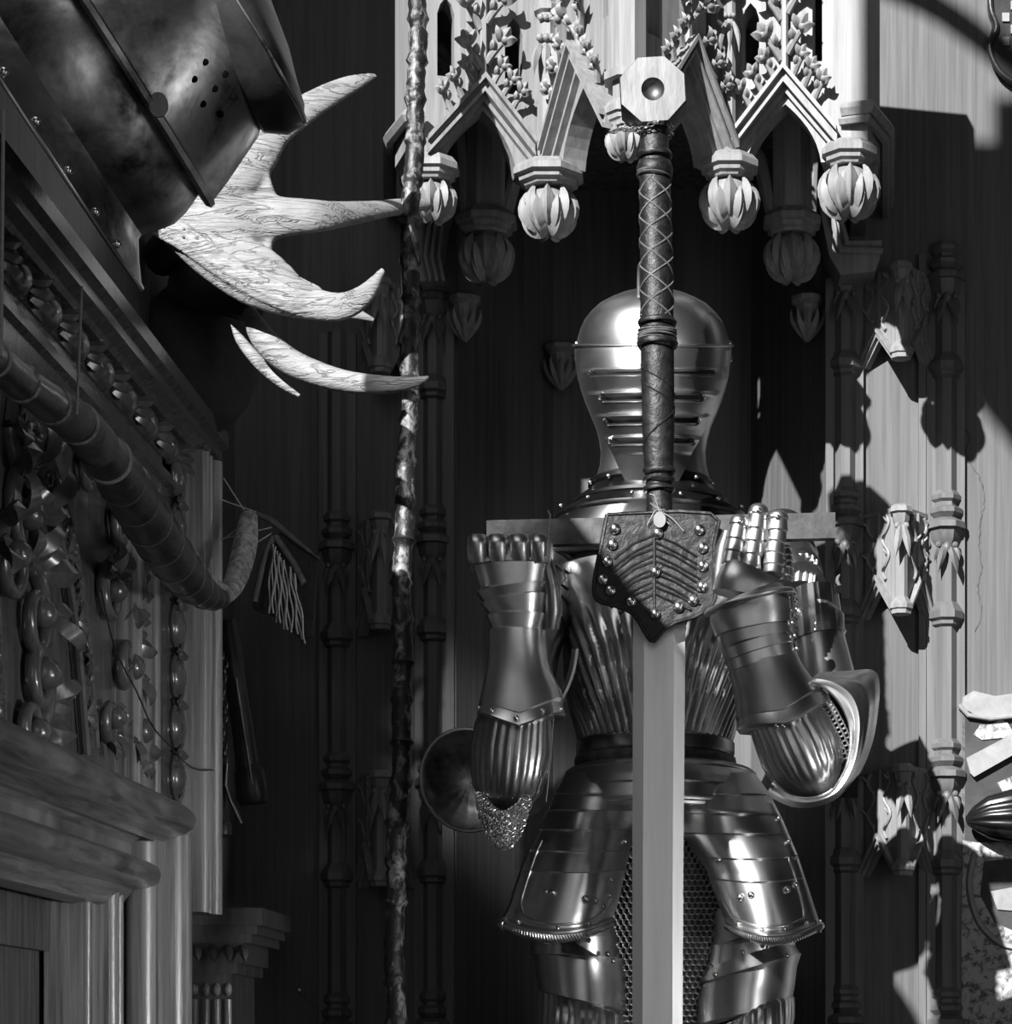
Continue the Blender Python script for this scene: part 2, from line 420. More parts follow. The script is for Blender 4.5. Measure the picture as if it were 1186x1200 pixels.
def crocket(mb, c, U, V, N, s, sg):
    """a curling leaf bud."""
    stem = [c, c + U * (sg * s * .25) + V * s * .35 + N * s * .10, c + U * (sg * s * .50) + V * s * .62 + N * s * .28, c + U * (sg * s * .62) + V * s * .90 + N * s * .30]
    mb.tube(stem, [s * .16, s * .13, s * .11, s * .08], 7)
    h = stem[2]
    mb.leaf(h, U * (sg * s * .55) + V * s * .12, V * s * .19 - U * (sg * s * .05), N, .5, 6, .8)
    mb.leaf(h, U * (sg * s * .30) + V * s * .52, V * s * .12 - U * (sg * s * .16), N, .5, 6, .8)
    mb.leaf(h, U * (-sg * s * .22) + V * s * .55, U * s * .17, N, .5, 6, .8)
    mb.leaf(stem[1], U * (-sg * s * .05) + V * s * .42, U * s * .15, N, .6, 6, .8)
    mb.ball(h + N * s * .18 + U * (sg * s * .12) + V * s * .1, (s * .17, s * .16, s * .17), 8, 6)
def gable_face(A, B, ua, uf0, uf1, vi, vo, lancets, name='gable_panel'):
    U = B - A; w = U.length; U.normalize(); V = Vector((0, 0, 1)); N = U.cross(V); fr = (A, U, V, N)
    arch = arch_pts(uf0, uf1, ua, vi)
    mb = MB(); mb.prism([[(0, 0)] + arch + [(w, 0), (w, HT), (0, HT)]] + [lancet(*l) for l in lancets], fr, -.045, 0)
    f = mb.build(name, M['carved'], canopy, 0)
    slope = (vo - .055) / (ua - uf0 + .02)
    mb = MB()
    def chev(dv, th, n1):
        e0 = uf0 - .03; e1 = uf1 + .03
        e0 = max(e0, .002); e1 = min(e1, w - .002)
        v0 = vo - slope * (ua - e0); v1 = vo - slope * (e1 - ua)
        mb.prism([[(e0, v0 - dv), (ua, vo - dv), (e1, v1 - dv), (e1, v1 - dv - th), (ua, vo - dv - th), (e0, v0 - dv - th)]], fr, -.004, n1)
    chev(0, .010, .034); chev(.0105, .012, .022); chev(.023, .008, .028); chev(.032, .011, .012)
    mb.build('hood_moulding', M['carved'], f, 0)
    mb = MB()
    O = A
    mb.tube([O + U * ua + V * (vo - .01) + N * .01, O + U * ua + V * HT + N * .01], .0065, 6, flatdir=N)
    for k in range(3):
        for sg, e in ((-1, uf0), (1, uf1)):
            t = .16 + .29 * k
            u = lerp(ua, e, t + .08); v = vo - slope * abs(u - ua) + .002
            crocket(mb, O + U * u + V * v + N * .012, U, V, N, .040, sg * .8)
    for k in range(5):
        for sg in (-1, 1):
            crocket(mb, O + U * (ua + sg * .004) + V * (vo + .014 + k * .070 + (sg > 0) * .010) + N * .008, U, V, N, .050, sg)
    mb.build('crocket_carving', M['carved'], f, 45)
    return f
mpp = 4.15 / F
cA0 = CP(478, 4.14); cB = CP(643, 4.20); cC0 = CP(727, 3.97); cC1 = CP(745, 3.97); cM = CP(855, 4.16); cR = CP(1017, 4.12)
gable_face(cA0, cB, .131, .062, .190, .105, .160, [(.051, .081, .158, .295), (.170, .201, .138, .272)])
w2 = (cC0 - cB).length
gable_face(cB, cC0, w2 * .5, w2 * .2, w2 * .84, .11, .185, [(w2 * .12, w2 * .26, .165, .30), (w2 * .77, w2 * .88, .20, .36)])
w3 = (cM - cC1).length
gable_face(cC1, cM, w3 * .5, w3 * .2, w3 * .82, .11, .185, [(w3 * .12, w3 * .25, .165, .30), (w3 * .74, w3 * .86, .165, .30)])
gable_face(cM, cR, (cR - cM).length * .405, .028, .16, .105, .165, [(.022, .052, .155, .285), (.145, .162, .175, .33)])
# returns of the canopy
for A, B in ((W(px2x(463, 4.24), 4.24, ZPL), cA0), (cR, W(px2x(1031, 4.22), 4.22, ZPL)), (W(px2x(1031, 4.22), 4.22, ZPL), W(px2x(1031, 4.22), YB, ZPL)), (W(px2x(463, 4.24), YB, ZPL), W(px2x(463, 4.24), 4.24, ZPL))):
    U = B - A; w = U.length; U.normalize(); N = U.cross(Vector((0, 0, 1)))
    h0 = .24 if A.y > 4.5 else (.45 if A.x > .31 else HT); h1 = .24 if B.y > 4.5 else (.45 if B.x > .31 else HT)
    mb = MB(); mb.prism([[(0, .03), (w, .03), (w, h1), (0, h0)]], (A, U, Vector((0, 0, 1)), N), -.03, 0)
    mb.build('side_panel', M['carved'], canopy, 0)
# string course at the two ends
mb = MB()
for pts in ([(987, 4.118), (1018, 4.10), (1040, 4.2), (1040, 4.58)], ):
    q = [W(px2x(x, Y), Y, ZPL + .083) for x, Y in pts]
    mb.tube(q, [.013] * len(q), 6, flatdir=(0, 0, 1)); mb.tube([p - Vector((0, 0, .016)) + Vector((-.004, .004, 0)) for p in q], .009, 6, flatdir=(0, 0, 1))
mb.build('end_moulding', M['carved'], canopy, 20)
mb = MB()
q = [W(px2x(x, Y), Y, ZPL + .075) for x, Y in ((457, 4.58), (457, 4.22), (478, 4.12), (497, 4.13))]
mb.tube(q, .012, 6, flatdir=(0, 0, 1)); mb.build('end_moulding', M['carved'], canopy, 20)
# roof that closes the canopy
mb = MB()
RB = (Vector((0, 0, ZE + ZPL)), Vector((1, 0, 0)), Vector((0, 1, 0)), Vector((0, 0, 1)))
xa, xb = px2x(463, 4.24), px2x(1031, 4.22)
mb.prism([[(xa, 4.40), (xa, 4.25), (cA0.x, cA0.y + .03), (cB.x, cB.y + .05), (cC0.x, cC0.y + .06), (cC1.x, cC1.y + .06), (cM.x, cM.y + .04), (cR.x, cR.y + .03), (xb, 4.24), (xb, 4.40)]], RB, .33, .35)
mb.prism([[(xa, 4.38), (xb, 4.38), (xb, YB), (px2x(1000, 4.88), 4.9), (px2x(490, 4.88), 4.9), (xa, YB)]], RB, .22, .24)
mb.prism([[(xa, 4.39), (xb, 4.39), (xb, 4.40), (xa, 4.40)]], RB, .23, .34)
mb.build('roof_board', M['dark'], canopy, 0)
# shafts on the folds, with leaf drops
def fold_shaft(px, Y, hw, leafz):
    mb = MB(); k = Y / F; c = CP(px, Y)
    mb.loft([[c + Vector((hw * k * cos(pi / 8 + i * pi / 4), -hw * k * sin(pi / 8 + i * pi / 4), z)) for i in range(8)] for z in (.0, HT)])
    f = mb.build('fold_shaft', M['carved'], canopy, 20)
    m = MB()
    for sg in (-1, 0, 1):
        m.leaf(c + Vector((sg * hw * k * .6, -hw * k * .9 , leafz + .055)), (sg * .006, -.008, -.06), (hw * k * .42, 0, 0), (sg * .4, -1, 0), .2, 6, .8)
    for i in range(3):
        m.ball(c + Vector(((i - 1) * hw * k * .6, -hw * k, leafz + .065)), hw * k * .42, 8, 6)
        m.ball(c + Vector(((i - 1) * hw * k * .5, -hw * k, leafz + .10)), hw * k * .36, 8, 6)
    m2 = MB(); m2.loft([[c + Vector(((hw + e) * k * cos(pi / 8 + i * pi / 4), -(hw + e) * k * sin(pi / 8 + i * pi / 4), leafz + z)) for i in range(8)] for z, e in ((.11, 0), (.115, 4), (.125, 4), (.13, 0))])
    m2.build('shaft_ring', M['carved'], f, 30)
    m.build('leaf_ornament', M['carved'], f, 40)
fold_shaft(641, 4.185, 12, .165); fold_shaft(855, 4.135, 7.5, .185)
mb = MB(); c = CP(735, 3.97); k = 3.97 / F
for z0, z1, hw in ((.0, .075, 17), (.075, .088, 27), (.088, HT, 22)):
    mb.loft([[c + Vector((hw * k * cos(pi / 8 + i * pi / 4) / .924, .012 - hw * k * sin(pi / 8 + i * pi / 4) / .924, z)) for i in range(8)] for z in (z0, z1)])
mb.build('front_pier', M['carved'], canopy, 0)
# pendants: an eight-sided plate and a ball of leaves
def pendant(px, Y, hw, rb, dz=0.0, tilt=0):
    k = Y / F; c = CP(px, Y) + Vector((0, 0, dz)); m = MB()
    m.loft([[c + Vector((q * k * cos(pi / 8 + i * pi / 4) / .924, -q * k * sin(pi / 8 + i * pi / 4) / .924, z * k)) for i in range(8)]
            for z, q in ((12, hw * .8), (4, hw), (-3, hw), (-5, hw * .86), (-10, hw * .84), (-12, hw * .72), (-15, hw * .68), (-16, hw * .2))])
    p = m.build('pendant', M['carved'], canopy, 15)
    m = MB(); b = c + Vector((0, 0, (-16 - rb * .66) * k)); r = rb * k
    m.ball(b, (r * .86, r * .86, r * .80), 16, 10)
    for tier, (n, e0, e1, ln, wd) in enumerate(((8, -1.1, .75, 1.0, .26), (8, -1.25, .15, .8, .24), (6, -1.45, -.45, .6, .22))):
        for i in range(n):
            a = 2 * pi * (i + .5 * tier) / n
            rr = [];
            for j in range(8):
                t = j / 7; e = lerp(e0, e1, t); R = r * (.86 + .09 * tier + .10 * t * t)
                w_ = wd * r * sin(pi * (.1 + .88 * t) ** .8) * 1.3 + .0006
                o_ = Vector((cos(a) * cos(e), sin(a) * cos(e), sin(e))); tn = Vector((-sin(a), cos(a), 0))
                q = b + o_ * R
                rr.append([q - tn * w_, q + o_ * (w_ * .95 + .001), q + tn * w_, q - o_ * w_ * .3])
            m.loft(rr)
    m.build('leaf_ball', M['carved'], p, 40)
pendant(507, 4.17, 30, 24); pendant(643, 4.20, 40, 30); pendant(733, 3.985, 24, 20, .025); pendant(855, 4.16, 33, 30); pendant(995, 4.135, 32, 31, .012)
pendant(570, 4.44, 35, 28); pendant(928, 4.44, 33, 28)
# inner arches carried by the two rear pendants
mb = MB()
for cx, sg in ((570, 1), (928, -1)):
    c = CP(cx, 4.44)
    mb = MB(); mb.loft([[c + Vector((24 * 4.44 / F * cos(pi / 8 + i * pi / 4), -24 * 4.44 / F * sin(pi / 8 + i * pi / 4), z)) for i in range(8)] for z in (.02, .31)])
    mb.build('rear_shaft', M['carved'], canopy, 0)
for (x0, x1, Y0, Y1) in ((590, 908, 4.44, 4.44), (545, 478, 4.44, 4.30), (950, 1012, 4.44, 4.30)):
    mb = MB(); A = CP(x0, Y0); B = CP(x1, Y1)
    for off in (0, .022, .044):
        pts = []
        for i in range(21):
            t = i / 20; q = A.lerp(B, t); hgt = (.30 - off) * (1 - abs(2 * t - 1) ** 2.2) ** .6
            pts.append(q + Vector((0, off * .3, hgt)))
        mb.tube(pts, .011, 8)
    mb.build('inner_arch', M['carved'], canopy, 40)
# stepped springer boards below both ends of the canopy
for sg, ox in ((1, 1),):
    mb = MB()
    out = [(948, 190), (975, 215), (990, 262), (996, 284), (1032, 284), (1032, 300), (1026, 318), (985, 322), (972, 300), (960, 240)]
    O = Vector((0, 4.5, ZE)); lp = [((x - VX) / F * 4.5, (VY - y) / F * 4.5) for x, y in out]
    mb.prism([lp[::-1]], (O, Vector((1, 0, 0)), Vector((0, 0, 1)), Vector((0, -1, 0))), -.10, 0)
    for e in (0, 9):
        mb.tube([P(x - e * .8, y + e, 4.495) for x, y in ((955, 200), (978, 228), (992, 285), (1033 + e, 285))], .006, 6)
    mb.build('springer_board', M['carved'], canopy, 25)
mb = MB()
out = [(540, 195), (520, 250), (514, 300), (522, 326), (492, 330), (480, 300), (484, 230), (500, 190)]
lp = [((x - VX) / F * 4.5, (VY - y) / F * 4.5) for x, y in out]
mb.prism([lp], (Vector((0, 4.5, ZE)), Vector((1, 0, 0)), Vector((0, 0, 1)), Vector((0, -1, 0))), -.10, 0)
for e in (0, 8, 16):
    mb.tube([P(x - e, y, 4.495) for x, y in ((534, 200), (520, 250), (514, 300), (520, 330))], .005, 6)
mb.build('springer_board', M['carved'], canopy, 25)
# the curved shadow at the top right is thrown by the window's glazing bar

# little corbels with leaves on the niche jambs
def corbel(px, py, Y, label):
    m = stack(px, [(py, 12), (py + 4, 18), (py + 9, 18), (py + 14, 13), (py + 24, 12), (py + 52, 5)], Y)
    k = Y / F
    for i in range(5):
        a = -pi * (i + .5) / 5
        m.leaf(P(px, py + 56, Y) + Vector((0, 0, 0)), Vector((cos(a) * 13 * k, sin(a) * 13 * k, 36 * k)), Vector((-sin(a), cos(a), 0)) * 5 * k, (cos(a), sin(a), 0), .25, 6, .7)
    o = m.build('leaf_corbel', M['carved'], None, 35); tag(o, label, 'corbel', 'leaf corbels in the niche'); return o
corbel(545, 345, 4.56, 'dim leaf corbel high on the left jamb of the niche')
corbel(658, 402, 4.84, 'dim leaf corbel beside the left of the knight helmet')
corbel(946, 345, 4.62, 'dim leaf corbel high on the right jamb of the niche')

# ================================================================ SUIT OF ARMOUR
YK = 4.13
arm = thing('suit_of_armour', Vector((px2x(770, YK), YK, ZP0)), 'full suit of steel plate armour with fluted breastplate standing in the niche', 'armour')
def ring_el(cx, cy, hw, Y, rd, n=72, mod=None, rb=None, ex=1.0):
    c = P(cx, cy, Y); r = hw * Y / F; out = []
    rb = rd if rb is None else rb
    for i in range(n):
        a = 2 * pi * i / n; m = mod(a) if mod else 1.0
        ca, sa = cos(a), sin(a)
        x = abs(ca) ** ex * (1 if ca > 0 else -1); y = abs(sa) ** ex * (1 if sa > 0 else -1)
        out.append(c + Vector((r * m * x, -(rd if sa > 0 else rb) * m * y, 0)))
    return out
def limb(pts, n=48, mod=None, drop=None, ex=1.0, caps=(True, True)):
    """pts: (px, py, Y, half width px, depth m). Rings stay square to the path in the picture plane's X-Z."""
    C = [P(x, y, Y) for x, y, Y, hw, rd in pts]; rings = []
    for i, (x, y, Y, hw, rd) in enumerate(pts):
        t = C[min(i + 1, len(C) - 1)] - C[max(i - 1, 0)]; t.normalize()
        side = Vector((-t.z, 0, t.x))
        if side.length < 1e-6: side = Vector((1, 0, 0))
        side.normalize(); fwd = t.cross(side); fwd.normalize()
        if fwd.y > 0: fwd = -fwd
        if side.x < 0: side = -side
        r = hw * Y / F; ring = []
        for j in range(n):
            a = 2 * pi * j / n; m = mod(a, i) if mod else 1.0
            ca, sa = cos(a), sin(a)
            q = C[i] + side * (r * m * abs(ca) ** ex * (1 if ca > 0 else -1)) + fwd * (rd * m * abs(sa) ** ex * (1 if sa > 0 else -1))
            if drop and drop[i]: q = q + t * (drop[i] * Y / F * max(0, 1 - abs(ca) * 1.15))
            ring.append(q)
        rings.append(ring)
    return MB().loft(rings, *caps)
def rivet(c, r, parent, name='rivet', mat=None):
    mb = MB(); mb.ball(c, (r, r * .8, r), 10, 6); return mb.build(name, mat or M['rivet'], parent, 60)
def flutes(n, amp, sharp=1.0):
    return lambda a, i=0: 1 + amp * (abs(sin(n * a / 2)) ** .7 - .5)

# --- helmet
HW = [(343, 6), (345, 18), (348, 32), (353, 47), (363, 66), (372, 75), (381, 82), (395, 88), (410, 90.5), (430, 90), (445, 88), (460, 84), (477, 77.5), (490, 72), (504, 66), (518, 63), (533, 61), (550, 63), (565, 68), (580, 74), (592, 82)]
YH = 4.12
def hrd(y): return interp(HW, y) * YH / F * 1.08
mb = MB(); rows = []
for y in [343.5, 345, 347, 350, 354, 359, 365, 372, 380, 390, 400, 412, 425, 440, 455, 470, 485, 500, 515, 530, 545, 560, 575, 590]:
    comb = lambda a: 1 + .03 * exp(-((a - pi / 2) / .035) ** 2)
    rows.append(ring_el(765.5, y, interp(HW, y), YH, hrd(y) * (1 if y < 470 else lerp(1, .8, min(1, (y - 470) / 80))), 96, comb))
mb.loft(rows); helmet = mb.build('helmet', M['steel'], arm, 30)
# comb along the top of the skull
mb = MB(); pts = []
for i in range(15):
    a = pi * (.12 + .80 * i / 14); r = .133 * 1.07
    pts.append(P(751, 410, YH) + Vector((0, -r * cos(a), .139 * sin(a) * 1.0)))
mb.tube(pts, .004, 6); mb.build('skull_comb', M['steel'], helmet, 60)
# visor: stepped bars and sight slots
VW = [(404, 91), (420, 90), (445, 86), (470, 76), (490, 66), (510, 56), (530, 45), (550, 37), (570, 27), (582, 18), (590, 8)]
VD = [(404, .157), (430, .163), (470, .165), (500, .158), (530, .145), (560, .122), (590, .10)]
slots = [(437, 68), (466, 55), (493, 50), (517, 45)]
ys = []; y = 404.0
while y <= 590: ys.append(y); y += 1.5
ns = 72
def visor_pt(s_, t_):
    y = lerp(404, 590, t_); hw = interp(HW, y) + 1.0; wv = min(interp(VW, y), hw * .995)
    a0 = acos(wv / hw); a = lerp(pi - a0, a0, s_)
    rd = interp(VD, y)
    saw = 0
    if 432 < y < 532:
        ph = ((y - 432) / 26.5) % 1.0
        saw = .017 * (1 - ph) if ph > .22 else .017 * ph / .22
        saw *= max(0, 1 - (abs(cos(a)) / .92) ** 6)
    ex = -.035 * max(0, abs(cos(a)) - .0) ** 1.0 * 0
    r = hw * YH / F + .0015
    ridge = .012 * exp(-(cos(a) / .10) ** 2)
    off = saw + ridge
    for sy, sw in slots:
        if abs(y - sy) < 2.9 and .02 < abs(cos(a)) * hw < sw: off -= .045
    Yp = YH - (rd + off) * sin(a)
    return Vector((px2x(765.5, YH) + (r + off * .3) * cos(a), Yp, ZE + (VY - y) / F * (YH - rd * sin(a))))
mb = MB(); mb.strip(visor_pt, 80, 124, .004); visor = mb.build('visor', M['steel'], helmet, 40)
for x in (676, 855):
    for dy in (0, 18):
        q = P(x, 403 + dy, YH - .01); rivet(q, .0055, helmet)
mb = MB()   # brow line band
mb.tube([Vector((px2x(765.5, YH) + .1375 * cos(a), YH - .158 * sin(a), ZE + (VY - 405) / F * (YH - .158 * sin(a)))) for a in [pi * (0.03 + .94 * i / 40) for i in range(41)]], .0022, 6)
mb.build('brow_band', M['steel'], helmet, 60)
# collar roll
mb = MB(); mb.loft([ring_el(763, y, hw, YH, rd, 64) for y, hw, rd in ((562, 68, .095), (566, 73, .108), (571, 74, .11), (574, 71, .105), (577, 74, .11), (588, 90, .13), (592, 92, .132), (594, 90, .13), (606, 112, .15), (609, 113, .15), (612, 111, .148), (640, 150, .15), (660, 165, .13))])
gorget = mb.build('gorget', M['darksteel'], arm, 30)
for a in (.35, .8, 1.25, 1.75, 2.25, 2.75):
    rivet(P(763, 574, YH) + Vector((.112 * cos(a), -.118 * sin(a), .002)), .004, gorget)
    rivet(P(763, 603, YH) + Vector((.165 * cos(a), -.155 * sin(a), .002)), .004, gorget)

# --- breastplate and backplate, fluted
BW = [(640, 128), (670, 128), (700, 120), (735, 108), (770, 106), (800, 105), (830, 100), (855, 93), (875, 88), (884, 87)]
BD = [(640, .11), (670, .14), (700, .165), (735, .19), (770, .205), (800, .205), (830, .19), (855, .165), (875, .145), (884, .14)]
rows = []
N_ = 420
for i in range(50):
    y = lerp(640, 884, i / 49)
    am = .045 * min(1, max(0, (y - 725) / 30)) * min(1, max(0, (878 - y) / 10))
    rows.append(ring_el(768, y, interp(BW, y), YK, interp(BD, y), N_, lambda a, am=am, g=interp([(640, .75), (735, .8), (884, 1.55)], y): 1 + am * (abs(sin(20 * (a - pi / 2) * g)) ** .8 - .5)))
mb = MB(); mb.loft(rows); cuirass = mb.build('breastplate', M['steel'], arm, 50)
mb = MB(); mb.loft([ring_el(768, y, hw, YK, rd, 80) for y, hw, rd in ((868, 90, .148), (872, 93, .154), (884, 93, .154), (887, 91, .152))]); mb.build('waist_band', M['steel2'], cuirass, 30)
mb = MB(); rr = []
for y, e in ((887, 0), (889, 3), (894, 4), (899, 3), (901, 0)): rr.append(ring_el(768, y, 91 + e, YK, .15 + e * .0015, 140, lambda a: 1 + .012 * sin(70 * a)))
mb.loft(rr); mb.build('roped_belt', M['leather2'], cuirass, 60)
# --- fauld lames round the hips
FW = [(899, 90), (903, 104), (910, 112), (920, 118), (932, 123), (948, 128), (960, 126)]
rows = []
for i in range(40):
    y = lerp(899, 956, i / 39); ph = ((y - 908) / 22) % 1
    s_ = 3.0 * ph
    rows.append(ring_el(774, y, interp(FW, y) + s_ , YK, .155 + (interp(FW, y) - 88) * .0017 + s_ * .0015, 80))
mb = MB(); mb.loft(rows); fauld = mb.build('fauld', M['steel'], arm, 30)
# --- tassets
def tasset(left, right, y0, y1, lames, xc, label_rivets, bulge, flip):
    """left/right: tables y->px of its two edges."""
    def pt(s_, t_):
        y = lerp(y0, y1, t_)
        l, r = interp(left, y), interp(right, y)
        x = lerp(l, r, s_)
        # rounded lower corners and a dipping hem
        dip = 16 * (t_ ** 3) * (1 - (2 * s_ - 1) ** 2)
        dep = bulge * (1 - abs(2 * s_ - 1) ** 2.2) * min(1, .45 + t_ * 2.2) + .03 * t_ + .012 - .03 * (1 - t_) ** 6
        k = 0.0
        for a, b in zip(lames, lames[1:]):
            if a <= y < b: k = (y - a) / (b - a)
        dep += .006 * k
        if t_ > .955: dep += .016 * sin((t_ - .955) / .045 * pi)
        edge = (1 - s_) if not flip else s_
        if edge < .05 and y > lames[0] + 35: dep += .007 * sin(edge / .05 * pi)
        return P(x, y + dip, YK - .135 - dep)
    mb = MB(); mb.strip(pt, 44, 110, .004)
    t = mb.build('tasset', M['steel'], arm, 35)
    # roped hem
    mb = MB(); pts = [Vector(pt(s_ / 80, 1.0)) for s_ in range(81)]
    rr = [.0070 for s_ in range(81)]
    mb.tube(pts, rr, 8)
    for i in range(1, 80, 2):
        d_ = (pts[i + 1] - pts[i - 1]).normalized(); u_ = Vector((0, -1, 0)); w_ = d_.cross(u_)
        mb.tube([pts[i] + d_ * .004 * (q / 4 - .5) * 2 + (u_ * cos(2 * pi * q / 8 - .4) + w_ * sin(2 * pi * q / 8 - .4)) * .0085 for q in range(8)], .0022, 5)
    mb.build('roped_hem', M['steel'], t, 60)
    mb = MB()
    s0, s1 = (.08, .90) if not flip else (.10, .92)
    seq = [(s0, .80), (s0 + .02, .88), (s0 + .10, .925), (.5, .935), (s1 - .10, .925), (s1 - .02, .88), (s1, .80 if flip else .62), (s1, .55)]
    if flip: seq = [(s0, .45), (s0, .80), (s0 + .03, .88), (s0 + .12, .925), (.5, .935), (s1 - .12, .925), (s1 - .03, .88), (s1, .82)]
    mb.tube([Vector(pt(a, b)) for a, b in spline(seq, 6)], .0025, 6); mb.build('border_line', M['steel'], t, 60)
    for s_, t_, r in label_rivets:
        rivet(Vector(pt(s_, t_)) + Vector((0, -.002, 0)), r, t)
    return t
tasset([(905, 664), (930, 652), (960, 635), (1000, 616), (1040, 602), (1060, 596), (1075, 588), (1082, 586)],
       [(905, 745), (950, 744), (990, 740), (1030, 731), (1060, 724), (1082, 716)], 905, 1082, [905, 930, 950, 972, 996, 1019, 1090], 670,
       [(.30, .76, .005), (.36, .76, .006), (.68, .80, .007), (.78, .82, .0055), (.93, .46, .005), (.14, .95, .004), (.50, .955, .004), (.78, .95, .004), (.86, .86, .004), (.90, .80, .004), (.88, .70, .004)], .07, True)
tasset([(905, 796), (950, 796), (978, 800), (1000, 814), (1020, 828), (1050, 838), (1085, 852)],
       [(905, 884), (930, 902), (962, 918), (1000, 934), (1042, 948), (1070, 957), (1085, 962)], 905, 1085, [905, 931, 953, 976, 1004, 1028, 1092], 880,
       [(.28, .78, .0065), (.40, .76, .006), (.78, .74, .0065), (.88, .72, .0055), (.20, .56, .006), (.16, .95, .004), (.40, .955, .004), (.64, .95, .004), (.88, .95, .004), (.97, .45, .004), (.98, .55, .004), (.97, .30, .0035)], .075, False)
# --- mail skirt
mb = MB()
def mailpt(s_, t_): return P(lerp(700, 880, s_), lerp(960, 1225, t_), YK - .10 - .03 * sin(pi * s_))
mb.strip(mailpt, 12, 12, .003); skirt = mb.build('mail_skirt', M['black'], arm, 60)
mb = MB()
for r_ in range(40):
    for c_ in range(26):
        s_ = (c_ + .5 * (r_ % 2)) / 26; t_ = r_ / 40
        x = lerp(700, 880, s_)
        if 742 < x < 792 and r_ > 4 : continue
        q = Vector(mailpt(s_, t_)) + Vector((0, -.003, 0))
        mb.tube([q + Vector((.0062 * cos(a), -.003 * sin(a), .0055 * sin(a) - .003)) for a in [pi * (-.15 + 1.3 * i / 7) + pi for i in range(8)]], .0016, 4, False)
ml = mb.build('mail_rings', M['mail'], skirt, 60); ml['kind'] = 'stuff'
# --- legs
def leg(px, side, ytop, ws):
    Y = YK - .07
    def slant(m):
        xc = px2x(px, Y)
        for v in m.v: v.z += side * .30 * (v.x - xc)
        return m
    c = slant(limb([(px + a, y, Y, hw, rd) for a, y, hw, rd in ws[0]], 56)); cu = c.build('cuisse', M['steel'], arm, 30)
    p_ = slant(limb([(px + a, y, Y, hw, rd) for a, y, hw, rd in ws[1]], 56, caps=(True, True))); po = p_.build('knee_plate', M['steel'], arm, 30)
    n = 56
    fl = limb([(px + a, y, Y, hw, rd) for a, y, hw, rd in ws[2]], 120, lambda a, i: 1 + .05 * (abs(sin(17 * a)) ** .7 - .5) * (1 if 0 < i < 5 else 0)); slant(fl).build('knee_cop', M['steel'], arm, 45)
    g = limb([(px, 1255, Y, 50, .08), (px, 1300, Y, 54, .075), (px, 1400, Y, 50, .075), (px, 1490, Y, 36, .055), (px, 1530, Y, 38, .058)], 40); g.build('greave', M['steel'], arm, 30)
    s_ = MB(); k = Y / F
    rr = []
    for i in range(9):
        t = i / 8; yy = Y + .06 - .26 * t; h = lerp(.085, .035, t); w = .042 + .012 * sin(pi * t) - .02 * max(0, t - .8)
        x0 = px2x(px, Y)
        rr.append([Vector((x0 + w * cos(a), yy, ZP0 + h * max(0, sin(a)) + .001)) for a in [pi * j / 10 for j in range(11)]])
    s_.loft(rr); s_.build('sabaton', M['steel'], arm, 30)
    return cu, po
cu, po = leg(680, -1, 1095, [
    [(-4, 1060, 52, .085), (-2, 1098, 52, .09), (-2, 1101, 55, .094), (0, 1104, 52, .09), (2, 1140, 54, .092)],
    [(2, 1110, 52, .10), (0, 1118, 58, .108), (0, 1122, 60, .110), (2, 1126, 57, .106), (4, 1150, 57, .112), (6, 1172, 54, .118), (6, 1176, 52, .11)],
    [(4, 1172, 46, .11), (4, 1176, 53, .122), (4, 1195, 53, .135), (2, 1215, 52, .135), (0, 1240, 50, .115), (0, 1262, 46, .09)]])
for x, y in ((690, 1102), (640, 1105), (718, 1126), (712, 1118)): rivet(P(x, y, YK - .168), .0045, cu)
cu, po = leg(872, 1, 1100, [
    [(6, 1060, 54, .085), (6, 1100, 54, .09), (6, 1104, 58, .095), (5, 1108, 56, .092), (0, 1150, 60, .096)],
    [(2, 1122, 56, .10), (2, 1134, 62, .110), (2, 1138, 65, .112), (2, 1142, 61, .108), (-2, 1165, 62, .116), (-4, 1188, 60, .122), (-4, 1191, 58, .115)],
    [(-4, 1188, 52, .115), (-2, 1192, 60, .128), (-2, 1210, 60, .138), (-2, 1225, 58, .138), (0, 1245, 54, .12), (0, 1262, 48, .09)]])
for x, y in ((900, 1109), (870, 1116), (838, 1142), (922, 1120)): rivet(P(x, y, YK - .17), .0045, cu)

# --- arms
def lames(base, y_edges, grow=2.5, per=5):
    """insert small steps at the lame edges of a limb table sorted by its second entry."""
    xs = lambda y, i: interp([(b[1], b[i]) for b in base], y)
    out = []; ys_ = sorted(set([base[0][1], base[-1][1]] + list(y_edges)))
    for a, b in zip(ys_, ys_[1:]):
        for k in range(per):
            t = k / (per - 1); y = lerp(a + .25, b - .25, t)
            g = grow * t
            out.append((xs(y, 0), y, xs(y, 2), xs(y, 3) + g, xs(y, 4) + g * .0014))
    return out
YG = 3.73
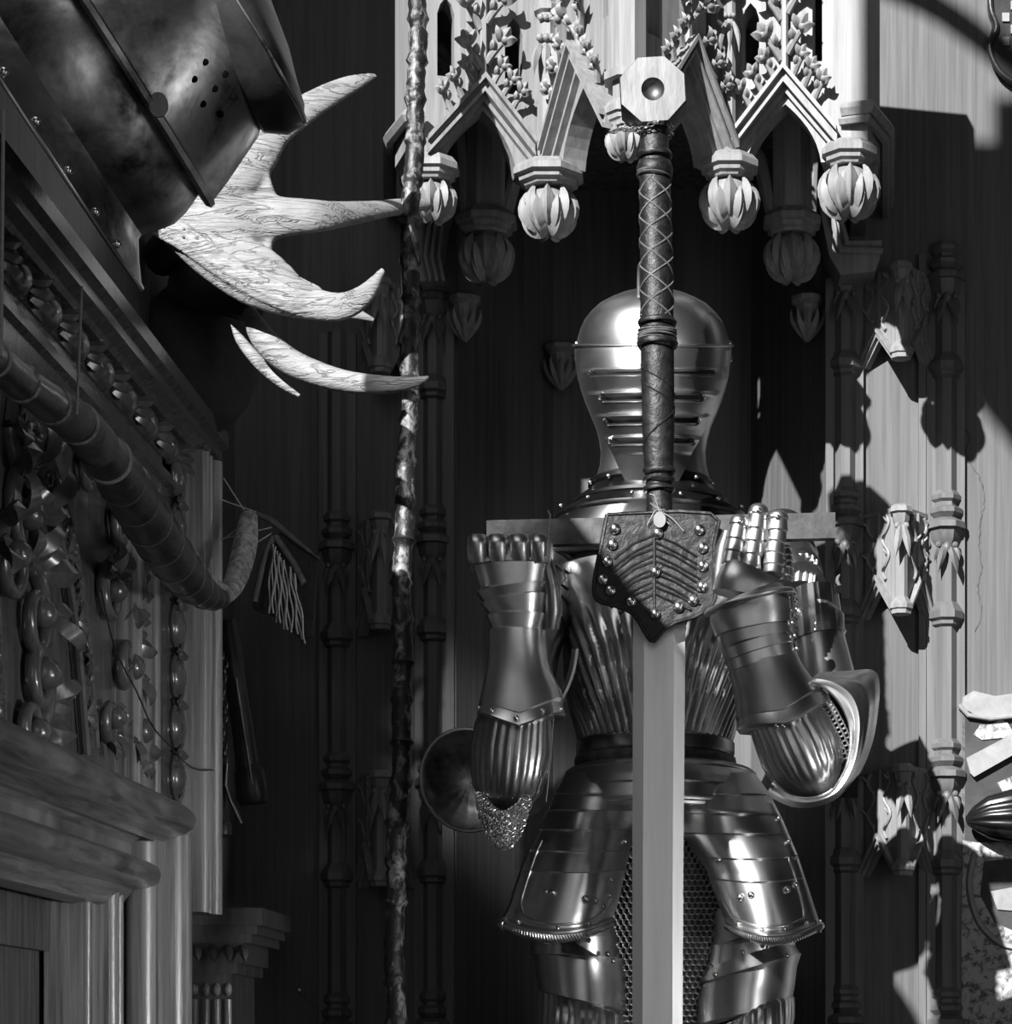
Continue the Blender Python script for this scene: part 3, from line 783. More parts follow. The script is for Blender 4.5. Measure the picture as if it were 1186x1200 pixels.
# left (viewer) arm: forearm upright, fist closed round the guard
ga = limb(lames([(600, 662, YG, 46, .040), (601, 690, YG, 43, .042), (605, 715, YG, 37, .042), (606, 743, YG, 32, .040)], [664, 690, 703, 722, 742], -4.5), 56, ex=.8)
g1 = ga.build('gauntlet', M['steel'], arm, 25)
for i, (x, hw) in enumerate(((562, 13.5), (586, 15), (611, 15), (634, 14))):
    f = limb([(x, 630.5, YG, hw - 5, .030), (x, 632, YG, hw - 1, .041), (x, 637, YG, hw, .047), (x, 642, YG, hw + .3, .050), (x, 645, YG, hw, .050), (x, 656, YG, hw - .4, .046), (x + 1, 665, YG, hw - 2, .038)], 28, ex=.75)
    f.build('knuckle_plate', M['steel'], g1, 30)
mb = MB(); mb.loft([[P(600, y, YG) + Vector((hw * YG / F * cos(a), .0 - rd * sin(a), 0)) for a in [2 * pi * i / 40 for i in range(40)]] for y, hw, rd in ((644, 45, .034), (668, 46, .038))]); mb.build('fist_plate', M['steel'], g1, 30)
f = limb([(645, 735, YG + .01, 10, .014), (648, 715, YG, 11, .016), (647, 690, YG - .005, 10, .015), (642, 668, YG - .01, 9, .013), (640, 655, YG - .012, 7, .010)], 24); f.build('thumb', M['steel2'], g1, 40)
cuffpts = [(606, 740, YG, 34, .040), (606, 752, YG, 34, .040), (607, 775, YG, 36, .042), (608, 795, YG, 41, .048), (610, 812, YG, 47, .056), (611, 824, YG, 50.5, .062), (611, 825, YG, 48.5, .060), (611, 835, YG, 51, .064), (611, 838, YG, 52, .066), (611, 840, YG, 50, .062)]
cf = limb(cuffpts, 64, drop=[0, 0, 0, 3, 9, 17, 17, 18, 18, 18], ex=.92); cu1 = cf.build('gauntlet_cuff', M['steel'], arm, 35)
for a, d_ in ((2.85, 2), (2.25, 8), (1.62, 17), (1.0, 9), (.38, 3)):
    rivet(P(611, 830 + d_ * 1.05, YG) + Vector((.0668 * cos(a), -.064 * sin(a) - .001, 0)), .0045, cu1)
def fl_mod(n, amp, i0, i1): return lambda a, i: 1 + (amp * (abs(sin(n * a)) ** .7 - .5) if i0 <= i <= i1 else 0)
va = limb([(606, 835, YG + .01, 40, .052), (602, 855, YG + .01, 45, .056), (599, 880, YG + .01, 47, .06), (597, 905, YG + .012, 45, .06), (595, 925, YG + .015, 40, .055), (594, 940, YG + .02, 30, .044), (594, 949, YG + .02, 16, .028), (594, 951, YG + .02, 4, .01)], 120, fl_mod(13, .05, 0, 4))
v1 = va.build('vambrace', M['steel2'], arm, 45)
# elbow wing (couter) shell at the left
def shell_pt(cx, cy, rx, ry, Y, dep, rot, fan, amp):
    def fn(s_, t_):
        a = 2 * pi * s_ + .001; r = .02 + .98 * t_
        fl = amp * (abs(sin(fan * a)) - .5) * r
        x = rx * r * cos(a); y = ry * r * sin(a)
        xr = x * cos(rot) - y * sin(rot); yr = x * sin(rot) + y * cos(rot)
        return P(cx + xr, cy + yr, Y) + Vector((0, dep * (1 - r * r) + fl, 0))
    return fn
mb = MB(); mb.strip(shell_pt(548, 914, 54, 60, YG + .06, .045, -.25, 9, .0012), 72, 12, .004); c1 = mb.build('elbow_wing', M['helm'], arm, 50)
mb = MB(); fn = shell_pt(548, 914, 54, 60, YG + .06, .045, -.25, 9, 0); mb.tube([fn(i / 60, 1) for i in range(61)], .0035, 6); mb.build('rolled_rim', M['steel2'], c1, 60)
# hanging scrap of mail under the left elbow
mb = MB()
random.seed(3)
for i in range(20):
    for j in range(9):
        u = j / 8; a = i / 19
        x = lerp(562, 618, a); yb = 946 + 46 * sin(pi * a) ** .8
        yt_ = 932 + 22 * sin(pi * a)
        y = lerp(yt_, yb, u)
        q = P(x + random.uniform(-1, 1), y, YG - .02 - .02 * sin(pi * a)); r = .0052; ph = random.uniform(0, pi)
        mb.tube([q + Vector((r * cos(t), r * .5 * sin(t + ph), r * sin(t))) for t in [2 * pi * k / 8 for k in range(9)]], .0013, 4, False)
o = mb.build('mail_scrap', M['mail'], arm, 60); o['kind'] = 'stuff'
# upper arm and shoulder, left: dark behind
ua = limb(lames([(640, 640, YK - .02, 52, .085), (628, 700, YK - .05, 46, .075), (612, 780, YK - .12, 38, .06), (604, 860, YK - .2, 40, .06), (602, 930, YK - .28, 38, .055)], [652, 668, 684, 700, 716, 735, 850], 3), 40)
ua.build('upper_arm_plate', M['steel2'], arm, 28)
mb = MB()   # haute piece beside the left cuff: small curved blade edge
mb.strip(lambda s_, t_: P(lerp(652, 675, t_) + 5 * sin(pi * t_) - 5 * s_, lerp(828, 760, t_), YG + .02 + .05 * s_), 4, 12, .004); mb.build('elbow_flange', M['helm'], arm, 50)

# right (viewer) arm: open hand raised, forearm slanting down to the right
YR = 3.74
def along(tab, k): return tab
fing = [  # base, knuckles, tip  (px,py), half width
    ('little', [(857, 686), (857, 662), (862, 634), (868, 604)], 11),
    ('ring', [(879, 680), (881, 652), (886, 622), (890, 591)], 11.5),
    ('middle', [(905, 674), (907, 650), (911, 624), (912, 599)], 11.5),
    ('index', [(920, 684), (922, 668), (921, 654), (918, 640)], 8)]
hd = limb([(874, 700, YR, 40, .038), (876, 690, YR, 39, .040), (880, 678, YR, 38, .038), (884, 669, YR, 36, .030)], 48, ex=.8); h2 = hd.build('gauntlet', M['steel'], arm, 30)
for nm, pth, hw in fing:
    q = spline([(a, b, hw) for a, b in pth], 16); pts = []
    for i, (x, y, h) in enumerate(q):
        ph = (i / len(q) * 6) % 1
        tp = 1 if i < len(q) - 6 else [1, .97, .92, .82, .68, .45][i - len(q) + 6]
        pts.append((x, y, YR - .012 + .012 * (i / len(q)), (h - 1.0 + 1.9 * (1 - ph)) * tp, (.0124 + .0028 * (1 - ph)) * tp))
    if nm == 'index': pts = [(x, y, Y + .028, hw_, rd) for x, y, Y, hw_, rd in pts]
    fo = limb(pts, 24).build('finger', M['steel'], h2, 25)
    x, y = pth[-1]; 
    if nm != 'index': rivet(P(x - 1, y + 7, YR - .016), .0042, h2, 'finger_rivet')
th = limb([(842, 690, YR + .03, 8, .010), (844, 665, YR + .03, 10, .012), (848, 640, YR + .025, 9, .011), (852, 622, YR + .02, 5, .007)], 20); th.build('thumb', M['steel2'], h2, 40)
# wrist lames
wr = limb([(874, 700, YR, 44, .042), (878, 710, YR, 49, .046), (879, 713, YR, 48, .044), (880, 722, YR, 48, .046), (883, 738, YR, 45.5, .045), (883.3, 739, YR, 43.8, .0435), (886, 752, YR, 43.5, .045), (886.3, 753, YR, 42, .043), (890, 765, YR, 42, .044), (890.3, 766, YR, 40.5, .0425), (894, 778, YR, 40.5, .043), (894.3, 779, YR, 39.5, .042)], 56, ex=.85)
w2_ = wr.build('wrist_lames', M['steel'], arm, 22)
mb = MB(); mb.tube([P(878, 706, YR) + Vector((.066 * cos(a), -.049 * sin(a), .018 * cos(a) + .0)) for a in [pi * i / 30 for i in range(31)]], .005, 8); mb.build('roped_wrist_band', M['steel'], w2_, 60)
for i, y in enumerate((700, 715, 730, 745, 760)):
    rivet(P(924 + i * 2.5, y, YR - .012), .0038, w2_)
for i in range(7): rivet(P(838 + i * 5.2, 722 + i * 7.5, YR - .015), .0034, w2_)
cf = limb([(894, 776, YR, 41, .043), (899, 792, YR, 43, .046), (904, 805, YR, 46, .05), (909, 818, YR, 50, .056), (912, 826, YR, 53, .06), (912.3, 827, YR, 51, .058), (915, 836, YR, 54, .063), (916, 840, YR, 55, .064), (917, 843, YR, 53, .06)], 64, drop=[0, 0, 2, 6, 12, 12, 14, 14, 14], ex=.95)
c2 = cf.build('gauntlet_cuff', M['steel'], arm, 35)
for dx in (-4, 4): rivet(P(914 + dx, 851, YR - .066), .004, c2)
va = limb([(917, 838, YR + .01, 42, .05), (928, 858, YR + .012, 46, .056), (938, 880, YR + .014, 48, .06), (947, 900, YR + .016, 44, .058), (955, 917, YR + .02, 34, .05), (962, 930, YR + .02, 20, .03), (965, 935, YR + .02, 5, .01)], 120, fl_mod(13, .05, 0, 3))
v2 = va.build('vambrace', M['steel'], arm, 45)
# bright shell of the right elbow (couter): a rounded wing wrapping behind the forearm
def wing(s_, t_):
    # s along the wing from its upper lip down round to the bottom, t from inner edge to the outer edge
    inner = [(948, 800), (968, 806), (985, 824), (996, 848), (997, 876), (990, 905), (972, 930), (945, 937), (920, 930), (905, 915)]
    outer = [(960, 791), (994, 789), (1022, 788), (1028, 804), (1026, 835), (1019, 872), (1003, 908), (975, 936), (935, 944), (900, 930)]
    q = int(round(s_ * 54)); ix, iy = spline(inner, 6)[q]; ox, oy = spline(outer, 6)[q]
    fl = .006 * abs(sin(3.5 * pi * t_)) * sin(pi * s_) ** .5
    return P(lerp(ix, ox, t_), lerp(iy, oy, t_), YR - .03 + .085 * t_ ** 1.5 - .02 * sin(pi * t_) + fl)
mb = MB(); mb.strip(wing, 54, 18, .004); c3 = mb.build('elbow_wing', M['steel'], arm, 45)
mb = MB(); mb.tube([wing(i / 54, 0) for i in range(55)], .0032, 6); mb.build('rolled_rim', M['steel'], c3, 60)
mb = MB()
random.seed(5)
for i in range(16):
    for j in range(5):
        x = lerp(958, 996, i / 15) - j * 5 + 4; y = 812 + (i / 15) ** 1.3 * 66 + j * 4
        q = P(x, y, YR + .002); r = .0045
        mb.tube([q + Vector((r * cos(t), -.003 * sin(t * 2), r * sin(t))) for t in [2 * pi * k / 7 for k in range(8)]], .0014, 4, False)
o = mb.build('mail_lining', M['mail'], c3, 60); o['kind'] = 'stuff'
mb = MB(); mb.strip(lambda s_, t_: P(lerp(930, 1005, s_), lerp(800, 935, t_), YR + .05 + .02 * sin(pi * s_)), 10, 10, .003); mb.build('elbow_lining', M['black'], c3, 60)
# upper arm right
ra = limb([(955, 690, YK - .16, 25, .04), (955, 694, YK - .16, 27, .045), (958, 722, YK - .17, 28, .046), (958, 724, YK - .17, 31, .05), (960, 742, YK - .175, 30, .05), (960.5, 745, YK - .175, 32, .052), (961, 748, YK - .175, 29, .048), (968, 790, YK - .2, 33, .052), (972, 815, YK - .22, 34, .052)], 80, lambda a, i: 1 + (.03 * (abs(sin(12 * a)) - .5) if 1 <= i <= 4 else 0))
r1 = ra.build('upper_arm_plate', M['steel'], arm, 40)
for i in range(5): rivet(P(932 + i * .8, 694 + i * 10, YK - .2), .0042, r1)
mb = MB(); mb.tube([P(983 + 2 * sin(i), 694 - i * 3, YK - .17) for i in range(8)], [.004, .0035, .005, .003, .004, .003, .003, .001], 6); mb.build('strap_end', M['leather2'], r1, 60)
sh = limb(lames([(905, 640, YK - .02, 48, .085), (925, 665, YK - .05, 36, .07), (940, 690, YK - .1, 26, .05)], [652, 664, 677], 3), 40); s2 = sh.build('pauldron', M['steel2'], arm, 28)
mb = MB()
def fanp(s_, t_): return P(lerp(930, 960, s_) - 4 * t_ + 4 * sin(pi * s_), lerp(650, 682, t_) + 10 * s_ - 6 * sin(pi * s_), YK - .13 + .02 * s_ + .004 * abs(sin(14 * s_)))
mb.strip(fanp, 40, 6, .003); mb.build('shoulder_fan', M['steel'], s2, 60)
# laces dangling at the gauntlets
mb = MB()
mb.tube([P(x, y, YG - .045) for x, y in ((642, 598), (645, 604), (643, 620), (641, 640), (640, 652))], .0014, 5)
mb.tube([P(x, y, YG - .03) for x, y in ((652, 660), (660, 668), (663, 678), (656, 686), (650, 680))], .0014, 5)
mb.tube([P(x, y, YG - .01) for x, y in ((650, 820), (646, 880), (640, 940))], .0011, 5)
mb.build('lace', M['cord'], g1, 60)

# ================================================================ THE GREAT SWORD
YS = 3.80
sword = thing('two_handed_sword', Vector((px2x(771, YS), YS, ZP0)), 'huge two-handed sword standing upright in front of the armour, octagonal pommel', 'sword')
k = YS / F
# pommel
mb = MB(); c = P(765.5, 113, YS); R = 38.5 * k / .924
def oct_r(r, y, n=8, ph=pi / 8, tilt=0.02): return [c + Vector((r * cos(ph + i * pi / 4), y, r * sin(ph + i * pi / 4))) for i in range(8)]
# eight-sided disc, dished at the centre: outer rim rings then a round hollow
NR = 64
def ring_mix(r, y, m):
    out = []
    for i in range(NR):
        a = 2 * pi * i / NR
        ro = r * (cos(pi / 8) / cos(((a) % (pi / 4)) - pi / 8)) if m else r
        out.append(c + Vector((ro * cos(a + pi / 8 + .06), y, ro * sin(a + pi / 8 + .06))))
    return out
mb.loft([ring_mix(R * .93, .038, 1), ring_mix(R, .033, 1), ring_mix(R, -.025, 1), ring_mix(R * .965, -.030, 1), ring_mix(13.5 * k, -.030, 0), ring_mix(12.5 * k, -.026, 0), ring_mix(9 * k, -.020, 0), ring_mix(5 * k, -.017, 0), ring_mix(1 * k, -.016, 0)])
mb.build('pommel', M['pommel'], sword, 25, label='bright octagonal pommel')
# grip
GC = lambda y: interp([(150, 766.5), (300, 769), (450, 771), (610, 773)], y)
GWt = [(146, 16), (160, 16.5), (186, 17.5), (210, 18), (300, 19), (372, 19.5), (410, 19.5), (500, 19), (550, 17), (575, 15), (606, 16)]
rr = []
for i in range(60):
    y = lerp(146, 608, i / 59); hw = interp(GWt, y)
    rr.append([P(GC(y), y, YS) + Vector((hw * k * cos(a), hw * k * .85 * sin(a), 0)) for a in [2 * pi * j / 24 for j in range(24)]])
mb = MB(); mb.loft(rr); grip = mb.build('grip', M['leather'], sword, 60, label='dark leather grip')
def helix(y0, y1, turns, sg, ph, r_extra, rr_, n=160):
    pts = []
    for i in range(n + 1):
        t = i / n; y = lerp(y0, y1, t); a = ph + sg * turns * 2 * pi * t; hw = interp(GWt, y) * k + r_extra
        pts.append(P(GC(y), y, YS) + Vector((hw * cos(a), hw * .85 * sin(a), 0)))
    return MB().tube(pts, rr_, 5)
for ph in (0, pi * 2 / 3, pi * 4 / 3):
    helix(210, 372, 1.9, 1, ph, .0001, .0016).build('lattice_cord', M['leather2'], grip, 60)
    helix(210, 372, 1.9, -1, ph + .4, .0001, .0016).build('lattice_cord', M['leather2'], grip, 60)
helix(412, 500, 1.2, 1, .3, .0, .0012).build('lattice_cord', M['leather'], grip, 60)
helix(412, 500, 1.2, 1, 1.8, .0, .0012).build('lattice_cord', M['leather'], grip, 60)
helix(430, 550, 1.2, -1, 3.0, .0, .0012).build('lattice_cord', M['leather'], grip, 60)
for y0, y1, e in ((178, 186, 4), (190, 208, 3.5), (374, 382, 4), (385, 395, 3), (397, 408, 5), (549, 556, 3), (560, 566, 3), (570, 577, 4)):
    mb = MB(); rr = []
    for t in range(7):
        y = lerp(y0, y1, t / 6); hw = interp(GWt, y) + e * sin(pi * (.12 + .76 * t / 6))
        rr.append([P(GC(y), y, YS) + Vector((hw * k * cos(a), hw * k * .9 * sin(a), .0015 * sin(a * 2 + y))) for a in [2 * pi * j / 28 for j in range(28)]])
    mb.loft(rr); mb.build('grip_ring', M['leather'], grip, 50)
mb = MB(); mb2 = MB()
for j in range(5):
    mb2.tube([P(767, 197 + j * 2.6, YS) + Vector(((19.5 + j % 2) * k * cos(a), 18 * k * sin(a), .0035 * sin(a + j))) for a in [2 * pi * i / 28 for i in range(29)]], .0013, 5)
    mb.tube([P(770, 387 + j * 3.2, YS) + Vector((22.5 * k * cos(a), 20 * k * sin(a), .003 * sin(a + j))) for a in [2 * pi * i / 28 for i in range(29)]], .0014, 5)
mb.build('binding_wire', M['leather2'], grip, 60); mb2.build('binding_wire', M['leather2'], grip, 60)
# chain round the neck of the pommel
mb = MB()
for i in range(22):
    a = 2 * pi * i / 22; q = P(766, 153 + 4 * sin(a * 2), YS) + Vector((.029 * cos(a), .029 * sin(a), 0))
    tn = Vector((-sin(a), cos(a), 0)); ot = Vector((cos(a), sin(a), 0)); u_ = ot if i % 2 else Vector((0, 0, 1))
    mb.tube([q + tn * (.0055 * cos(t)) + u_ * (.0035 * sin(t)) for t in [2 * pi * j / 8 for j in range(9)]], .0012, 4, False)
for i in range(9):
    q = P(744 - i * 3.4, 150 + 1.5 * sin(i) + i * .4, YS - .02 + .016 * i); u_ = Vector((0, 0, 1)) if i % 2 else Vector((0, 1, 0))
    mb.tube([q + Vector((-.0055, .003, 0)) * cos(t) + u_ * (.0035 * sin(t)) for t in [2 * pi * j / 8 for j in range(9)]], .0012, 4, False)
ch = mb.build('safety_chain', M['mail'], None, 60); tag(ch, 'thin chain tying the sword pommel to the canopy', 'chain')
# cross guard
mb = MB(); a = P(570, 606, YS); b = P(979, 636, YS); tl = .010
vs = []
for (x, dz) in ((a.x, -.006), (b.x, .010)):
    for yy in (-.011, .011):
        for zz in (a.z, b.z): vs.append(Vector((x, YS + .012 + yy, zz + dz * .8)))
mb.add(vs, [(0, 1, 3, 2), (4, 6, 7, 5), (0, 4, 5, 1), (2, 3, 7, 6), (1, 5, 7, 3), (0, 2, 6, 4)])
mb.build('crossguard', M['guardbar'], sword, 0)
# leather rain guard
pts = [(712, 604), (832, 603), (836, 640), (838, 690), (834, 708), (815, 722), (795, 728), (780, 736), (766, 751), (757, 742), (745, 722), (728, 712), (706, 706), (697, 696), (699, 670), (705, 640)]
YGd = YS - .028
sp = spline(pts + [pts[0]], 3)[:-1]
lp = [((x - 768) * k, (680 - y) * k) for x, y in sp]
fr = (P(768, 680, YGd), Vector((1, 0, 0)), Vector((0, 0, 1)), Vector((0, -1, 0)))
mb = MB(); mb.prism([lp[::-1]], fr, -.008, .004)
guard = mb.build('leather_guard', M['leather'], sword, 30, label='dark studded leather guard flap')
O, U, V, N = fr
mb = MB(); mb.tube([O + U * u + V * v + N * .003 for u, v in lp + [lp[0]]], .0035, 6); mb.build('guard_rim', M['leather'], guard, 60)
mb = MB()
def g2(x, y, o=.004): return O + U * ((x - 768) * k) + V * ((680 - y) * k) + N * o
mb.tube([g2(767, 622), g2(767, 715)], .0026, 6)
for i in range(5):
    y = 632 + i * 15
    mb.tube([g2(767, y + 4), g2(742, y + 16), g2(max(720 - 4, 712 + (i > 3) * 14), y + 36 - (i > 3) * 8)], .0022, 5)
    mb.tube([g2(767, y + 4), g2(792, y + 16), g2(820 - (i > 3) * 10, y + 32 - (i > 3) * 8)], .0022, 5)
    mb.tube([g2(767, y - 4), g2(742, y + 6), g2(max(720, 716 + (i > 3) * 14), y + 24 - (i > 3) * 8)], .0022, 5)
    mb.tube([g2(767, y - 4), g2(792, y + 6), g2(816 - (i > 3) * 10, y + 21 - (i > 3) * 8)], .0022, 5)
mb.build('tooled_ribs', M['leather'], guard, 60)
for x, y in ((721, 621), (718, 639), (712, 659), (707, 680), (716, 693), (740, 706), (768, 720), (795, 712), (812, 704), (822, 688), (823, 664), (823, 643), (819, 622), (771, 626), (768, 671)):
    rivet(g2(x, y, .005), .0093, guard, 'stud')
# blade
rr = []
for y, hl, cx in ((700, 30.5, 772.5), (800, 30.5, 772.3), (1000, 30, 771), (1200, 29.5, 770.5), (1350, 28, 770), (1480, 22, 770), (VY + (ZE - ZP0 - .004) * F / YS, 2, 770)):
    q = P(cx, y, YS + .0); r = hl * k; b_ = min(17.5 * k, r * .6); th_ = .0036
    rr.append([q + Vector(p) for p in ((-r, 0, 0), (-b_, -th_, 0), (b_, -th_, 0), (r, 0, 0), (b_, th_, 0), (-b_, th_, 0))])
mb = MB(); mb.loft(rr); mb.build('blade', M['blade'], sword, 0)
# inventory tag tied at the guard, with twine
mb = MB(); q = P(773, 609, YS - .040)
mb.loft([[q + Vector((.0098 * cos(a), y, .0125 * sin(a))) for a in [2 * pi * i / 24 for i in range(24)]] for y in (-.001, .001)])
t_ = mb.build('inventory_tag', M['tagm'], None, 30); tag(t_, 'small oval tag tied with twine on the leather guard', 'tag')
mb = MB()
random.seed(11)
for i in range(9):
    x1 = 772 + random.uniform(-18, 30); y1 = 590 + random.uniform(-12, 34)
    mb.tube([P(772, 597, YS - .034), P((772 + x1) / 2 + random.uniform(-6, 6), (597 + y1) / 2 + random.uniform(-8, 2), YS - .04), P(x1, y1, YS - .036)], .0008, 4)
mb.build('twine', M['cord'], t_, 60)

# ================================================================ THE TALL STAFF
random.seed(21)
pts = []; rad = []
for i in range(420):
    t = i / 419; y = lerp(-60, VY + (ZE) * F / 3.72, t)
    Y = lerp(3.99, 3.72, t); x = lerp(490, 461, min(1, (y + 60) / 1280)) - (0 if y < 1220 else (y - 1220) * .02) + 2.0 * sin(y / 60) + 1.2 * sin(y / 23)
    pts.append(P(x, y, Y)); ph = (y / 47.0) % 1
    rad.append((10.8 + 1.6 * t + 3.2 * exp(-((ph - .5) / .07) ** 2) - 1.2 * exp(-((ph - .68) / .08) ** 2) + random.uniform(-.8, .8)) * Y / F)
pts[-1].z = .005
mb = MB(); mb.tube(pts, rad, 12); st = mb.build('tall_staff', M['staff'], None, 60)
tag(st, 'tall knobbly bark-covered staff leaning upright left of the armour', 'staff')

# ================================================================ ANTLERS
YA = 3.70
antl = thing('moose_antlers', W(XL, 3.9, 1.05), 'pair of bleached moose antlers jutting from the left wall behind the steel helm', 'antlers')
def rmesh(mb, name, mat, parent, vox, smooth_it, decim=None):
    o = mb.build(name, mat, parent, 0)
    m = o.modifiers.new('r', 'REMESH'); m.mode = 'VOXEL'; m.voxel_size = vox
    s_ = o.modifiers.new('s', 'SMOOTH'); s_.factor = .5; s_.iterations = smooth_it
    dg = bpy.context.evaluated_depsgraph_get(); dg.update()
    me = bpy.data.meshes.new_from_object(o.evaluated_get(dg)); o.modifiers.clear()
    old = o.data; o.data = me; me.name = name; bpy.data.meshes.remove(old)
    if not me.materials: me.materials.append(mat)
    me.polygons.foreach_set('use_smooth', [True] * len(me.polygons))
    return o
def tine(mb, pts, flat=.7, n=14):
    q = spline(pts, 7)
    mb.tube([P(x, y, Y) for x, y, Y, r in q], [max(r, 1.2) * Y / F for x, y, Y, r in q], n, True, flat, (0, 1, 0))
mb = MB()
tine(mb, [(195, 240, 3.70, 22), (250, 222, 3.69, 34), (292, 188, 3.70, 30), (322, 154, 3.72, 21), (365, 123, 3.74, 17), (408, 100, 3.76, 12), (441, 88, 3.78, 4)], .42)
tine(mb, [(195, 250, 3.70, 24), (255, 262, 3.69, 34), (305, 256, 3.70, 30), (340, 254, 3.70, 23), (385, 252, 3.72, 19), (430, 247, 3.82, 16), (470, 242, 3.97, 13.5), (500, 239, 4.08, 9)], .48)
tine(mb, [(166, 262, 3.73, 3), (205, 277, 3.70, 15), (250, 304, 3.68, 25), (295, 327, 3.67, 31), (335, 345, 3.66, 26), (372, 357, 3.65, 19), (402, 359, 3.63, 17), (428, 345, 3.60, 13), (450, 315, 3.57, 4)], .5)
tine(mb, [(200, 262, 3.70, 15), (245, 290, 3.69, 26), (300, 308, 3.68, 24), (345, 335, 3.67, 14)], .42)
web = [(190, 262), (210, 232), (235, 215), (270, 190), (300, 162), (318, 176), (316, 200), (320, 218), (326, 234), (328, 250), (326, 268), (322, 278), (320, 286), (320, 296), (328, 308), (350, 324), (380, 342), (340, 356), (290, 340), (240, 305)]
web = [(x, y) for x, y in spline([(float(a), float(b)) for a, b in web + [web[0]]], 3)][:-1]
lp = [((x - 300) * YA / F, (260 - y) * YA / F) for x, y in web]
mb.prism([lp[::-1]], (P(300, 260, YA), Vector((1, 0, 0)), Vector((0, 0, 1)), Vector((0, -1, 0))), -.006, .006)
for off, yy in ((0, .016), (8, .021), (16, .022), (24, .021)):
    mb.tube([P(x + off * .35, y - off, YA - .03 - yy + Yo) for x, y, Yo in spline([(176, 272, .035), (210, 290, .02), (250, 318, .004), (295, 345, -.004), (335, 362, -.008), (366, 371, -.002)], 6)], .0042, 6)
rmesh(mb, 'antler_palm', M['bone'], antl, .0032, 7)
mb = MB()
tine(mb, [(292, 362, 3.76, 7), (303, 388, 3.74, 14), (322, 411, 3.72, 16), (352, 430, 3.70, 15.5), (400, 446, 3.67, 13.5), (450, 451, 3.64, 11), (485, 448, 3.62, 7), (504, 441, 3.61, 2)], .8)
rmesh(mb, 'brow_tine', M['bone'], antl, .0032, 4)
mb = MB()
tine(mb, [(272, 380, 3.80, 2), (283, 400, 3.79, 6), (305, 426, 3.77, 7.5), (330, 448, 3.75, 6.5), (351, 464, 3.74, 2)], .8)
mb.build('thin_tine', M['bone'], antl, 60)
mb = MB()
tine(mb, [(395, 362, 3.78, 8), (418, 368, 3.77, 6.5), (438, 375, 3.77, 2)], .8)
tine(mb, [(360, 345, 3.80, 9), (395, 362, 3.78, 8)], .8)
mb.build('rear_tine', M['bone'], antl, 60)
mb = MB()
tine(mb, [(255, 110, 3.78, 22), (288, 50, 3.78, 14), (304, 5, 3.78, 11), (318, -50, 3.78, 7)], .7)
tine(mb, [(210, 215, 3.76, 20), (255, 110, 3.78, 24)], .5)
mb.build('upper_tine', M['bone'], antl, 60)
mb = MB()
x0 = XL + .005
mb.ball((XL + .07, 3.93, ZE + 1.14), (.10, .085, .13), 16, 10)
tine(mb, [(215, 330, 3.86, 30), (270, 350, 3.82, 22), (296, 366, 3.77, 14)], .9)
tine(mb, [(190, 300, 3.86, 24), (200, 275, 3.76, 14)], .9)
mb.build('skull_mount', M['skull'], antl, 60)

# ================================================================ STEEL HELM AT THE TOP LEFT
YT = 2.78; kt = YT / F
helm = thing('close_helmet', P(20, 130, YT + .1), 'dark tilted steel close helmet with pierced visor, hung high on the left wall', 'helmet')
AX = Vector((.84, 0, .54)); BX = Vector((.54, 0, -.84)); CX = Vector((0, -1, 0))
O0 = P(81, 126, YT)
def hp(a, b, cc): return O0 + AX * (a * kt) + BX * ((b - 150) * kt) + CX * (cc * kt)
def hring(a, bc, rb, rc, n=72, keel=0.0, tilt=0.0):
    out = []
    for i in range(n):
        t = 2 * pi * i / n
        kk = 1 + keel * exp(-((t - .35) / .35) ** 2)
        out.append(hp(a + tilt * cos(t), bc + rb * kk * cos(t), rc * kk * sin(t)))
    return out
mb = MB()
mb.loft([hring(-16, 150, 158, 150), hring(-8, 150, 160, 152), hring(10, 150, 166, 156), hring(30, 150, 170, 158), hring(50, 150, 166, 156), hring(70, 150, 158, 150), hring(90, 148, 150, 140)])
bowl = mb.build('chin_bevor', M['helm'], helm, 40)
mb = MB()
mb.loft([hring(74, 150, 172, 162), hring(78, 150, 177, 166), hring(84, 150, 176, 165), hring(86, 150, 171, 160), hring(110, 148, 165, 152), hring(140, 146, 155, 142), hring(170, 143, 146, 130), hring(196, 140, 128, 118), hring(206, 138, 124, 114)])
vis = mb.build('pierced_visor', M['helm'], helm, 35)
mb = MB()
mb.loft([hring(174, 140, 120, 96), hring(178, 141, 152, 104), hring(200, 142, 168, 108), hring(222, 142, 168, 114), hring(236, 140, 150, 114), hring(243, 138, 126, 110), hring(256, 134, 92, 90), hring(268, 130, 40, 44)])
mb.build('peak', M['black'], helm, 40)  # black stands in for the shade on the peak's averted side
mb = MB(); mb.tube([hp(226, 142 + 168 * cos(t), 115 * sin(t)) for t in [pi * (-.3 + .9 * i / 40) for i in range(41)]], .0022, 6); mb.build('peak_rim', M['helm'], helm, 60)
